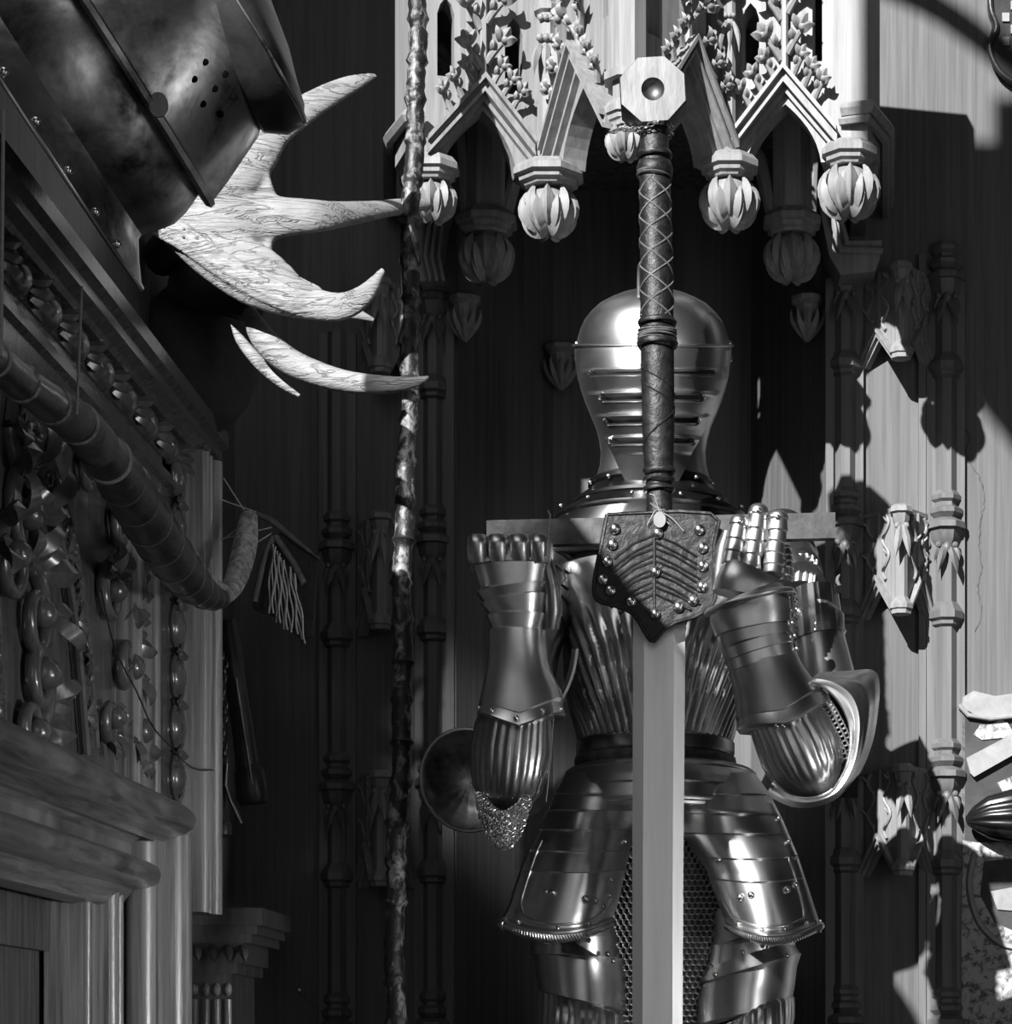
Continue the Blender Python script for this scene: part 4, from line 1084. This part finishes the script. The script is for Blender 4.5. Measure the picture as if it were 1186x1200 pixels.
# neck plate with rivets
mb = MB()
mb.loft([hring(-8, 150, 159, 151), hring(-16, 150, 162, 158), hring(-30, 150, 185, 172), hring(-44, 150, 212, 186), hring(-46, 150, 212, 186), hring(-34, 150, 180, 168)], False, False)
nk = mb.build('neck_plate', M['helm'], helm, 40)
for t in (.35, .62, .9, 1.2, 1.5, 1.8):
    q = hp(-38, 150 + 203 * cos(t), 182 * sin(t)); rivet(q, .0055, nk)
mb = MB(); mb.tube([hp(-45, 150 + 213 * cos(t), 187 * sin(t)) for t in [2 * pi * i / 60 for i in range(61)]], .003, 6); mb.build('rolled_rim', M['steel2'], nk, 60)
def on_visor(px, py):
    """point of the visor's surface seen at that place."""
    Y = YT - .1
    for _ in range(6):
        w = P(px, py, Y) - O0
        a = w.dot(AX) / kt; b = w.dot(BX) / kt + 150
        rb = interp([(86, 171), (110, 165), (140, 155), (170, 146), (196, 128)], a); rc = interp([(86, 160), (110, 152), (140, 142), (170, 130), (196, 118)], a); bc = interp([(86, 150), (170, 143), (196, 140)], a)
        q = max(0, 1 - ((b - bc) / rb) ** 2); Y = YT - rc * kt * sqrt(q)
    return P(px, py, Y)
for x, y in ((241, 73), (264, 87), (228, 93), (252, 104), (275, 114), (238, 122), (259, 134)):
    q = on_visor(x, y); mb = MB(); mb.ball(q + Vector((-.0003, -.0006, 0)), (.0042, .0016, .0042), 12, 6); mb.build('breath_hole_bead', M['hole_shade'], vis, 60)  # solid black beads painted in for the shade inside the holes
mb = MB(); q = on_visor(193, 128) + Vector((-.004, -.012, 0)); mb.loft([[q + Vector((.0105 * cos(a), y, .014 * sin(a))) for a in [2 * pi * i / 24 for i in range(24)]] for y in (-.0015, .0015)])
mb.build('visor_latch', M['steel2'], vis, 30)

# ================================================================ DOORCASE AND CARVED OVERMANTEL (left wall)
case = thing('carved_doorcase', W(XL, 3.5, -ZE + .0), 'dark carved doorcase with egg moulding and heavy lintel on the left wall', 'doorcase')
def extr(profile, y0, y1):
    """profile of (x, z above eye) run along the wall from y0 to y1."""
    return MB().prism([[(x, z) for x, z in profile]], (Vector((0, 0, ZE)), Vector((1, 0, 0)), Vector((0, 0, 1)), Vector((0, -1, 0))), -y1, -y0)
Y_NEAR = 2.0
# cornice
mb = extr([(XL, .985), (XL, 1.05), (-.80, 1.05), (-.785, 1.035), (-.785, 1.012), (-.797, 1.004), (-.797, .990), (-.812, .982), (-.818, .975), (-.835, .975), (-.835, .93), (XL, .93)], Y_NEAR, 4.02)
mb.build('cornice', M['dark'], case, 20)
mb = extr([(XL, .94), (-.838, .94), (-.838, .915), (-.83, .91), (-.828, .893), (-.838, .888), (-.843, .85), (XL, .85)], Y_NEAR, 3.82); mb.build('top_rail', M['dark'], case, 20)
# stile
mb = MB()
mb.box((XL, 3.755, ZE + .30), (-.838, 3.93, ZE + .94)); mb.build('egg_stile', M['dark'], case, 0)
mb = MB()
def vpole(x, Y, r, z0, z1, n=20): return MB().loft([[Vector((x + r * cos(a), Y + r * sin(a), ZE + z)) for a in [2 * pi * i / n for i in range(n)]] for z in (z0, z1)])
mb.box((XL, 3.90, ZE + .225), (-.805, 4.01, ZE + .98))
for x, Y, r in ((-.808, 3.92, .011), (-.804, 3.945, .007), (-.803, 3.985, .014)):
    m2 = vpole(x, Y, r, .225, .98); mb.add(m2.v, m2.f)
mb.build('outer_stile', M['casev'], case, 30)
mb = MB()
mb.box((XL, 3.60, ZE + .30), (-.848, 3.76, ZE + .90)); m2 = vpole(-.848, 3.745, .010, .30, .90); mb.add(m2.v, m2.f); m2 = vpole(-.85, 3.64, .007, .30, .90); mb.add(m2.v, m2.f)
mb.build('inner_stile', M['casev'], case, 30)
# egg mouldings
def egg(c, axis, parent):
    mb = MB(); r = (.020, .026, .030) if axis == 'z' else (.020, .034, .024)
    mb.ball(c, r, 16, 10); return mb.build('egg_ornament', M['dark'], parent, 60)
for i in range(11):
    Y = 2.38 + .1405 * i; c = W(-.838, Y, .952); egg(c, 'y', case)
    mb = MB()
    for e in (-1, 0, 1):
        mb.leaf(W(-.832, Y + .045, .952 + e * .011), Vector((.006, .045, e * .012)), Vector((0, .002, .009)), (1, 0, 0), .3, 6, .7)
    mb.ball(W(-.83, Y + .07, .945), (.008, .014, .012), 8, 6)
    mb.build('leaf_ornament', M['dark'], case, 45)
for i in range(7):
    z = .437 + .0805 * i; c = W(-.838, 3.84, z); egg(c, 'z', case)
    mb = MB()
    mb.tube([c + Vector((.006, .040 * cos(a), .037 * sin(a))) for a in [2 * pi * q / 28 for q in range(29)]], .004, 6)
    for e in (-1, 1): mb.leaf(c + Vector((.004, e * .006, .040)), Vector((.004, e * .034, -.004)), Vector((0, .0, .008)), (1, 0, 0), .2, 5, .7)
    mb.build('egg_surround', M['dark'], case, 60)
# carved panel
mb = MB(); mb.box((XL, Y_NEAR, ZE + .30), (XL + .012, 3.62, ZE + .90)); panel = mb.build('carved_panel', M['dark'], case, 0)
def on_panel(px, py, X=XL + .014):
    Y = -X * F / (VX - px); return Vector((X, Y, ZE + (VY - py) / F * Y))
# two curved bands with beaded edges and shells
def band(pts, hw, name):
    q = spline(pts, 8); C = [on_panel(x, y) for x, y in q]; mb = MB(); rr = []
    side = []
    for i, c in enumerate(C):
        t = (C[min(i + 1, len(C) - 1)] - C[max(i - 1, 0)]).normalized(); s_ = Vector((1, 0, 0)).cross(t).normalized()
        side.append(s_); rr.append([c - s_ * hw, c - s_ * hw * .9 + Vector((.012, 0, 0)), c + s_ * hw * .9 + Vector((.012, 0, 0)), c + s_ * hw])
    mb.loft(rr, closed=True); b = mb.build('curved_band', M['dark'], panel, 20)
    mb = MB()
    for sg in (-1, 1): mb.tube([c + s_ * sg * hw + Vector((.012, 0, 0)) for c, s_ in zip(C, side)], .0055, 6)
    for i in range(2, len(C) - 2, 3):
        c = C[i] + Vector((.012, 0, 0)); s_ = side[i]; t = s_.cross(Vector((1, 0, 0)))
        flip_ = 1 if (i // 3) % 2 else -1
        for a in (-1.0, -.5, 0, .5, 1.0):
            d_ = s_ * flip_ * cos(a) + t * sin(a)
            mb.leaf(c - s_ * flip_ * hw * .5, d_ * hw * 1.15, d_.cross(Vector((1, 0, 0))) * hw * .22, (1, 0, 0), .25, 5, .7)
        for e in (-1, 1):
            mb.tube([c + s_ * flip_ * hw * -.3 + t * e * hw * .85 + (s_ * cos(a) + t * sin(a)) * (hw * .42 * (1 - a / 11)) + Vector((.001, 0, 0)) for a in [j * .55 for j in range(16)]], .0024, 5)
    mb.build('shell_carving', M['dark'], panel, 50)
band([(8, 470), (40, 540), (68, 630), (86, 740), (98, 880)], .028, 'a')
band([(-80, 430), (-50, 520), (-30, 640), (-20, 760), (-15, 850)], .026, 'b')
# scrolls and leaves between the bands
random.seed(17)
def scroll(px, py, R, turns, sg, ph, r, nm='scroll_carving', leaves=3):
    c = on_panel(px, py); mb = MB(); pts = []; rad = []
    for i in range(int(turns * 18) + 1):
        t = i / (turns * 18); a = ph + sg * t * turns * 2 * pi; q = R * (1 - .82 * t)
        pts.append(c + Vector((.006 + .014 * t, q * cos(a), q * sin(a)))); rad.append(r * (1 - .45 * t))
    mb.tube(pts, rad, 8); mb.ball(pts[-1], r * 1.6, 8, 6)
    for j in range(leaves):
        a = ph + sg * j * .9; p0 = c + Vector((.008, R * cos(a), R * sin(a))); d_ = Vector((.25, cos(a + sg * 1.0), sin(a + sg * 1.0)))
        mb.leaf(p0, d_ * R * .9, Vector((0, -d_.z, d_.y)) * R * .28, (1, 0, 0), .35, 7, .8)
        mb.leaf(p0, Vector((.3, cos(a), sin(a))) * R * .6, Vector((0, -sin(a), cos(a))) * R * .2, (1, 0, 0), .3, 6, .8)
    mb.build(nm, M['dark'], panel, 50)
for args in ((20, 610, .075, 1.4, 1, .3, .013), (30, 720, .07, 1.3, -1, 2.0, .013), (35, 800, .06, 1.6, 1, 4.2, .014), (5, 660, .06, 1.2, 1, 1.2, .012), (25, 850, .045, 1.2, -1, 0, .012),
             (128, 610, .055, 1.3, -1, 2.5, .012), (120, 700, .05, 1.2, 1, .6, .012), (138, 775, .055, 1.4, -1, 1.6, .013), (150, 850, .05, 1.3, 1, 3.6, .013), (118, 840, .04, 1.1, -1, .4, .011),
             (55, 500, .05, 1.2, 1, 1.0, .011), (90, 545, .05, 1.2, -1, 2.4, .011), (20, 520, .05, 1.2, 1, 3.0, .011), (145, 690, .04, 1.2, 1, 5.0, .010), (70, 460, .045, 1.2, -1, 0.6, .010), (20, 405, .045, 1.2, 1, 2.0, .010), (132, 560, .04, 1.2, 1, 2.0, .010), (150, 640, .035, 1.1, -1, 1.0, .009)):
    scroll(*args)
# lintel mouldings
mb = extr([(XL, .375), (-.805, .380), (-.782, .374), (-.767, .360), (-.765, .350), (-.770, .338), (-.785, .328), (-.808, .324), (-.818, .315), (XL, .315)], Y_NEAR, 3.66); mb.build('lintel_torus', M['case'], case, 40)
mb = extr([(XL, .316), (-.828, .316), (-.838, .305), (-.838, .290), (-.828, .280), (-.812, .279), (-.801, .272), (-.797, .260), (-.801, .248), (-.815, .240), (-.835, .238), (-.842, .230), (-.85, .222), (-.858, .212), (XL, .208)], Y_NEAR, 3.565); mb.build('lintel_moulding', M['case'], case, 40)
# jamb mouldings
vpole(-.812, 3.70, .032, -ZE, .33, 24).build('jamb_torus', M['casev'], case, 40)
mb = vpole(-.828, 3.575, .024, -ZE, .31, 20); mb.box((XL - .1, 3.60, 0), (-.815, 3.68, ZE + .32)); mb.build('jamb_moulding', M['casev'], case, 40)
mb = MB(); mb.box((XL - .02, 3.47, 0), (-.852, 3.56, ZE + .24)); m2 = vpole(-.856, 3.49, .014, -ZE, .24); mb.add(m2.v, m2.f); m2 = vpole(-.852, 3.525, .008, -ZE, .24); mb.add(m2.v, m2.f)
mb.build('jamb_fillet', M['casev'], case, 40)
mb = MB(); mb.box((XL - .04, 3.40, 0), (-.868, 3.47, ZE + .215)); m2 = vpole(-.872, 3.42, .009, -ZE, .215); mb.add(m2.v, m2.f); mb.build('jamb_bead', M['casev'], case, 40)

# fluted pilaster capital low in the corner
cap = thing('fluted_pilaster', W(XL, 4.2, -ZE), 'dark fluted pilaster with stepped capital low in the left corner', 'pilaster')
mb = MB()
for z0, z1, x, e in ((.215, .245, -.748, .0), (.200, .215, -.760, .012), (.185, .200, -.770, .018), (.150, .185, -.79, .03), (.132, .150, -.80, .036)):
    mb.box((XL, 4.13 + e, ZE + z0), (x, 4.42, ZE + z1))
mb.build('capital', M['dark'], cap, 0)
mb = MB()
for i in range(4): mb.leaf(W(-.868 + i * .027, 4.155, .182), Vector((.008, -.01, -.03)), Vector((.009, 0, 0)), (0, -1, 0), .3, 6, .7)
mb.build('leaf_ornament', M['dark'], cap, 50)
mb = MB(); mb.box((XL, 4.18, 0), (-.812, 4.40, ZE + .132)); mb.build('shaft', M['dark'], cap, 0)
for i in range(4):
    mb = vpole(-.876 + i * .0195, 4.178, .0068, -ZE, .088, 12); mb.ball(W(-.876 + i * .0195, 4.178, .105), (.0075, .0075, .012), 10, 6)
    mb.build('reed', M['casev'], cap, 40)

# ================================================================ HUNG ON THE LEFT WALL: BOW, POUCH, IRONWORK
XB = -.735
bow = thing('recurved_bow', W(XB, 3.2, .7), 'dark wrapped recurved bow hanging on cords across the carved panel', 'bow')
def onX(px, py, X=XB):
    Y = -X * F / (VX - px); return Vector((X, Y, ZE + (VY - py) / F * Y))
bp = [(-60, 390, 22), (-20, 412, 22), (20, 445, 21), (60, 474, 22), (95, 500, 24), (130, 545, 27), (160, 590, 30), (190, 637, 29), (218, 675, 25), (240, 695, 18), (258, 700, 12), (272, 688, 12.5), (281, 665, 14), (288, 635, 14), (292, 604, 10)]
q = spline(bp, 8)
C = [onX(x, y) for x, y, r in q]; Rr = [r * c.y / F for (x, y, r), c in zip(q, C)]
cut1 = 80
mb = MB(); mb.tube(C[:cut1 + 1], Rr[:cut1 + 1], 18); limb_ = mb.build('bow_limb', M['bow'], bow, 60)
mb = MB(); mb.tube(C[cut1:], Rr[cut1:], 14, True, .8); mb.build('bow_tip', M['bowpale'], bow, 60, label='pale curled tip')
def on_idx(i): return C[i], Rr[i], (C[min(i + 1, len(C) - 1)] - C[max(i - 1, 0)]).normalized()
for i in list(range(10, 32, 7)) + [39]:
    c, r, t = on_idx(i); u_ = Vector((1, 0, 0)); w_ = t.cross(u_).normalized()
    mb = MB(); mb.tube([c + (u_ * cos(a) + w_ * sin(a)) * (r + .0005) for a in [2 * pi * j / 24 for j in range(25)]], .0022 if i != 39 else .003, 6); mb.build('binding_ring', M['cord'] if i in (39, 10) else M['bowpale'], bow, 60)
for i in range(43, 80, 4):
    c, r, t = on_idx(i); u_ = Vector((1, 0, 0)); w_ = t.cross(u_).normalized()
    mb = MB(); mb.tube([c + (u_ * cos(a) + w_ * sin(a)) * (r + .0002) + t * (.012 * sin(a)) for a in [2 * pi * j / 24 for j in range(25)]], .0011, 5); mb.build('wrap_line', M['leather2'], bow, 60)
# pale worn ridge of birch bark along the top of the limb, and bare bark sleeves
mb = MB(); pts = []; rd = []
random.seed(4)
for i in range(40, 82):
    c, r, t = on_idx(i); w_ = t.cross(Vector((1, 0, 0))).normalized()
    if w_.z < 0: w_ = -w_
    dirv = (w_ * .93 + Vector((.37, 0, 0))).normalized()
    pts.append(c + dirv * (r * .97)); rd.append(random.uniform(.004, .009))
mb.tube(pts, rd, 6); mb.build('bark_edge', M['bowpale'], bow, 60)
for i0, i1 in ((24, 30), (31, 36)):
    mb = MB(); mb.tube(C[i0:i1 + 1], [r + .0012 for r in Rr[i0:i1 + 1]], 18); mb.build('bark_sleeve', M['leather2'], bow, 60)
for (x0, y0, x1, y1, r, lab) in ((96, 336, 90, 486, .0016, 'right pale cord holding the recurved bow up, hooked on the cornice'), (4, 128, 1, 418, .0020, 'pale cord at the left frame edge running down to the recurved bow')):
    mb = MB(); mb.tube([onX(x0, y0, XB + .012), onX(x1, y1, XB + .026)], r, 6)
    o = mb.build('hanging_cord', M['cord'], bow, 60)

# fringed pouch
YP = 3.95
pouch = thing('fringed_pouch', P(330, 690, YP), 'worn leather pouch with a knotted fringe hanging beside the curled bow tip', 'pouch')
def pp(x, y, o=0): return P(x, y, YP - o)
lp = [(318, 628), (327, 626), (345, 655), (360, 682), (352, 700), (338, 668), (326, 660), (312, 700), (300, 712), (295, 705), (304, 660)]
fr = (P(330, 680, YP), Vector((1, 0, 0)), Vector((0, 0, 1)), Vector((0, -1, 0)))
cv = lambda L: [((x - 330) * YP / F, (680 - y) * YP / F) for x, y in L]
mb = MB(); mb.prism([cv([(318, 626), (330, 624), (372, 650), (366, 745), (352, 752), (330, 725), (297, 714), (296, 702), (306, 655)])[::-1]], fr, -.012, 0); fl = mb.build('flap', M['leather'], pouch, 0)
mb = MB(); mb.tube([pp(x, y, .004) for x, y in ((320, 628), (308, 660), (298, 705))], .006, 8); mb.tube([pp(x, y, .004) for x, y in ((322, 628), (345, 662), (356, 684))], .006, 8)
mb.tube([pp(x, y, .004) for x, y in ((296, 600), (318, 610), (345, 632), (374, 655))], [.004, .006, .005, .002], 8); mb.build('strap_edge', M['leather2'], pouch, 50)
random.seed(9)
for i in range(15):
    x0 = 320 + i * 1.6 + (3 if i > 9 else 0); y0 = 638 + i * 2.6; x1 = 314 + i * 2.9 + (4 if i > 10 else 0); y1 = 718 + i * 2.4 + random.uniform(-6, 6)
    pts = [pp(lerp(x0, x1, t) + 1.6 * sin(t * 9 + i * 2), lerp(y0, y1, t), .012 + .003 * (i % 3)) for t in [j / 12 for j in range(13)]]
    mb = MB(); mb.tube(pts, .0016, 5); mb.build('fringe_strand', M['thread'], pouch, 60)
mb = MB()
for a, b in (((262, 632), (296, 606)), ((258, 632), (318, 618)), ((258, 585), (300, 600)), ((262, 560), (286, 598)), ((270, 655), (318, 625))):
    mb.tube([P(a[0], a[1], 3.92), P(b[0], b[1], 3.94)], .0011, 4)
mb.build('tie_thread', M['thread'], pouch, 60)

# iron barrel and chain hanging under the pouch
YI = 4.12
iron = thing('iron_barrel', P(285, 930, YI), 'dark iron barrel with flared butt hanging below the fringed pouch', 'barrel')
mb = limb([(266, 728, YI, 12, .016), (272, 770, YI, 13, .017), (276, 800, YI, 12, .016), (284, 850, YI, 12.5, .016), (293, 925, YI, 14, .018)], 24); mb.build('tube', M['black'], iron, 50)
mb = MB(); q = P(267, 733, YI); mb.tube([Vector((XL - .004, q.y, q.z)), q], .005, 8); mb.build('wall_hook', M['black'], iron, 50)
mb = limb([(290, 900, YI, 15, .02), (292, 905, YI, 18, .022), (296, 935, YI, 19, .024), (297, 942, YI, 16, .02)], 24); mb.build('butt_cap', M['black'], iron, 30)
mb = MB(); mb.tube([P(x, y, YI - .02) for x, y in ((276, 795), (286, 860), (297, 928))], .0028, 6); mb.build('side_bar', M['steel2'], iron, 60)
ir2 = thing('iron_tongs', P(258, 975, YI - .03), 'black iron tongs hanging against the edge of the carved doorcase', 'tool')
mb = MB(); mb.tube([P(258, y, YI - .03) for y in (790, 850, 900, 965)], [.012, .010, .009, .009], 10); mb.build('handle', M['black'], ir2, 50)
mb = MB(); q = P(258, 795, YI - .03); mb.tube([Vector((XL - .004, q.y, q.z)), q], .004, 8); mb.build('wall_hook', M['black'], ir2, 50)
mb = limb([(260, 962, YI - .03, 9, .012), (260, 968, YI - .03, 12, .015), (260, 978, YI - .03, 12, .015), (260, 981, YI - .03, 9, .01)], 20); mb.build('end_knob', M['black'], ir2, 40)
mb = MB(); mb.tube([P(x, y, YI - .04) for x, y in ((266, 895), (264, 920), (270, 938), (276, 950), (283, 965))], [.003, .004, .004, .004, .003], 8); mb.build('trigger', M['steel2'], ir2, 60)
ch = MB()
for i in range(16):
    q0 = P(262 + 2 * sin(i), 770 + i * 8, YI - .045); u_ = Vector((1, 0, 0)) if i % 2 else Vector((0, 1, 0))
    ch.tube([q0 + Vector((0, 0, .008)) * cos(t) + u_ * (.0045 * sin(t)) for t in [2 * pi * j / 8 for j in range(9)]], .0018, 5, False)
ch.build('chain', M['black'], ir2, 60)
# thin wire trailing across the overmantel to the tongs
mb = MB(); mb.tube([onX(x, y, -.79) for x, y in spline([(118, 690), (135, 760), (160, 810), (178, 850), (200, 875), (225, 900), (250, 902)], 5)], .0012, 5)
o = mb.build('loose_wire', M['black'], None, 60); tag(o, 'thin black loose wire drooping across the carved doorcase', 'wire')
# nail with a wire low on the wall
mb = MB(); mb.tube([P(350, 1160, YB + .004), P(351, 1160, YB - .03)], .003, 6); mb.tube([P(350, 1158, YB - .025), P(362, 1172, YB - .01), P(388, 1192, YB - .004)], .0012, 5)
o = mb.build('wall_nail', M['steel2'], None, 60); tag(o, 'small nail with a wisp of wire low on the dark left panel', 'nail')

# ================================================================ RIGHT EDGE: PAINTED HANGING, DARK RIBBED CAP, CHEQUERED SHIELD
hang = thing('painted_panel', P(1175, 1210, YB), 'painted panel with worn pale shapes hanging at the lower right edge', 'painting')
fr = (P(1160, 1000, YB - .004), Vector((1, 0, 0)), Vector((0, 0, 1)), Vector((0, -1, 0)))
cq = lambda L: [((x - 1160) * YB / F, (1000 - y) * YB / F) for x, y in L][::-1]
mb = MB(); mb.prism([cq([(1127, 835), (1300, 830), (1300, 1330), (1127, 1330)])], fr, -.002, .008); bd = mb.build('board', M['paint_dark'], hang, 0)
mb = MB(); mb.prism([cq([(1128, 818), (1140, 811), (1165, 817), (1200, 812), (1300, 812), (1300, 836), (1180, 840), (1150, 843), (1126, 830)])], fr, 0, .014); mb.tube([P(x, y, YB - .022) for x, y in ((1124, 826), (1135, 838), (1160, 842), (1200, 838), (1260, 836))], .005, 8); mb.build('curled_top', M['white'], hang, 30)
mb = MB(); mb.prism([cq([(1140, 862), (1148, 850), (1160, 850), (1172, 844), (1180, 848), (1186, 858), (1200, 866), (1170, 866), (1150, 868)])], fr, .006, .011); mb.build('painted_beast', M['paint_pale'], hang, 0)
mb = MB(); mb.prism([cq([(1131, 890), (1184, 862), (1230, 838), (1238, 858), (1186, 886), (1140, 912), (1136, 908)])], fr, .006, .022); mb.build('pale_plank', M['white'], hang, 0)
mb = MB(); mb.prism([cq([(1168, 918), (1190, 908), (1190, 926), (1175, 930)])], fr, .006, .010); mb.build('painted_patch', M['paint_pale'], hang, 0)
mb = MB(); mb.prism([cq([(1128, 985), (1145, 988), (1300, 985), (1300, 1330), (1128, 1330), (1126, 1100)]), cq([(1152, 1010), (1240, 1000), (1240, 1070), (1210, 1100), (1165, 1082), (1148, 1050)])], fr, .006, .010); mb.build('pale_painted_field', M['paint_pale'], hang, 0)
mb = MB(); mb.tube([P(x, y, YB - .014) for x, y in spline([(1142, 1000), (1136, 1040), (1150, 1085), (1186, 1110), (1240, 1100)], 6)], .007, 6); mb.build('painted_arc', M['white'], hang, 60)
mb = MB(); mb.prism([cq([(1160, 1045), (1240, 1030), (1240, 1062), (1190, 1068), (1168, 1066)])], fr, .006, .012); mb.build('painted_patch', M['white'], hang, 0)
# ribbed dark cap
ca_ = thing('ribbed_cap', P(1165, 985, YB - .03), 'black ribbed cone-shaped cap hanging before the painted panel at the right edge', 'cap')
mb = limb([(1133, 962, YB - .05, 5, .01), (1142, 960, YB - .05, 14, .022), (1158, 958, YB - .05, 24, .036), (1186, 957, YB - .05, 31, .044), (1215, 956, YB - .05, 34, .046), (1235, 956, YB - .05, 20, .03)], 90, lambda a, i: 1 + .10 * (abs(sin(7 * a)) - .5)); mb.build('crown', M['jet'], ca_, 50)
# chequered shield, top right corner
sd = thing('hanging_shield', P(1200, 100, YB), 'dark shield-shaped frame with pale chequers at the top right corner', 'shield')
fr = (P(1190, 40, YB - .012), Vector((1, 0, 0)), Vector((0, 0, 1)), Vector((0, -1, 0)))
cs = lambda L: [((x - 1190) * YB / F, (40 - y) * YB / F) for x, y in L][::-1]
mb = MB(); mb.prism([cs(spline([(1159, -40), (1158, 10), (1163, 30), (1158, 55), (1170, 85), (1195, 102), (1230, 80), (1242, 50), (1242, -40)], 4))], fr, -.011, .004); b_ = mb.build('body', M['black'], sd, 0)
mb = MB(); mb.tube([P(x, y, YB - .018) for x, y in spline([(1160, -40), (1161, 8), (1168, 32), (1160, 56), (1172, 84), (1195, 100)], 5)], .006, 8); mb.build('rim', M['black'], sd, 60)
for x, y in ((1178, 22), (1178, 50), (1188, 36), (1188, 8), (1198, 22), (1198, 50)):
    mb = MB(); mb.prism([cs([(x - 4, y - 5), (x + 4.5, y - 5), (x + 4.5, y + 5), (x - 4, y + 5)])], fr, .003, .008); mb.build('chequer', M['white'] if y < 45 else M['leather2'], sd, 0)

# ================================================================ CAMERA, LIGHT
cam = bpy.data.cameras.new('camera'); co = bpy.data.objects.new('camera', cam); COL.objects.link(co)
co.location = (0, 0, ZE); co.rotation_euler = (pi / 2, 0, 0)
cam.lens = F / 1200 * 36; cam.sensor_width = 36; cam.sensor_fit = 'AUTO'
cam.shift_x = -(VX - 593) / 1200; cam.shift_y = (VY - 600) / 1200; cam.clip_end = 100
S.camera = co

def aim(o, d): o.rotation_euler = Vector(d).to_track_quat('-Z', 'Y').to_euler()
sun = bpy.data.lights.new('sun', 'SUN'); so = bpy.data.objects.new('sun', sun); COL.objects.link(so)
so.location = (-3, 0, 6); aim(so, (.50, 1, -.63)); sun.energy = 13.0; sun.angle = math.radians(.55)
def area(name, loc, target, sx, sy, power):
    l = bpy.data.lights.new(name, 'AREA'); l.shape = 'RECTANGLE'; l.size = sx; l.size_y = sy; l.energy = power
    o = bpy.data.objects.new(name, l); COL.objects.link(o); o.location = loc; aim(o, Vector(target) - Vector(loc)); return o
area('window_light_left', (-.86, 2.55, ZE + 2.45), (.6, 3.6, ZE + 1.3), 1.5, 1.0, 7)
area('fill_light_low', (-.80, .4, ZE + 1.0), (-.1, 4.1, ZE + .7), 1.2, 1.6, 3.2)  # added fill before the solid wall, for reflections on the armour
area('fill_light_right', (2.3, 1.0, ZE + .65), (-.7, 3.8, ZE + .25), .5, 1.9, 12)  # added fill for jambs and steel edges, no window stands there
area('fill_light_front', (.7, -1.9, ZE + 1.7), (-.1, 4.0, ZE + .7), 1.5, 3.2, 9.5)  # added fill behind the camera, mirrored by the blade and plates
lp_ = bpy.data.lights.new('low_fill_spot', 'SPOT'); lo = bpy.data.objects.new('low_fill_spot', lp_); COL.objects.link(lo)  # added spot that brightens the dim doorcase from below right
lo.location = (1.6, 2.1, ZE - .05); aim(lo, Vector((-.85, 3.62, ZE - .12)) - lo.location)
lp_.energy = 130; lp_.spot_size = math.radians(50); lp_.spot_blend = 1.0; lp_.shadow_soft_size = .12
l2 = bpy.data.lights.new('niche_fill_spot', 'SPOT'); l2o = bpy.data.objects.new('niche_fill_spot', l2); COL.objects.link(l2o)  # added narrow spot that lifts the dark left panel of the niche
l2o.location = (-.30, .3, ZE + 2.6); aim(l2o, Vector((-.385, 4.75, ZE + .50)) - l2o.location)
l2.energy = 650; l2.spot_size = math.radians(5.5); l2.spot_blend = 1.0; l2.shadow_soft_size = .04
w = bpy.data.worlds.new('world'); S.world = w; w.use_nodes = True
w.node_tree.nodes['Background'].inputs[0].default_value = (1, 1, 1, 1); w.node_tree.nodes['Background'].inputs[1].default_value = .006
S.view_settings.view_transform = 'Standard'; S.view_settings.look = 'None'; S.view_settings.gamma = 1; S.view_settings.exposure = 0
S.view_settings.use_curve_mapping = False
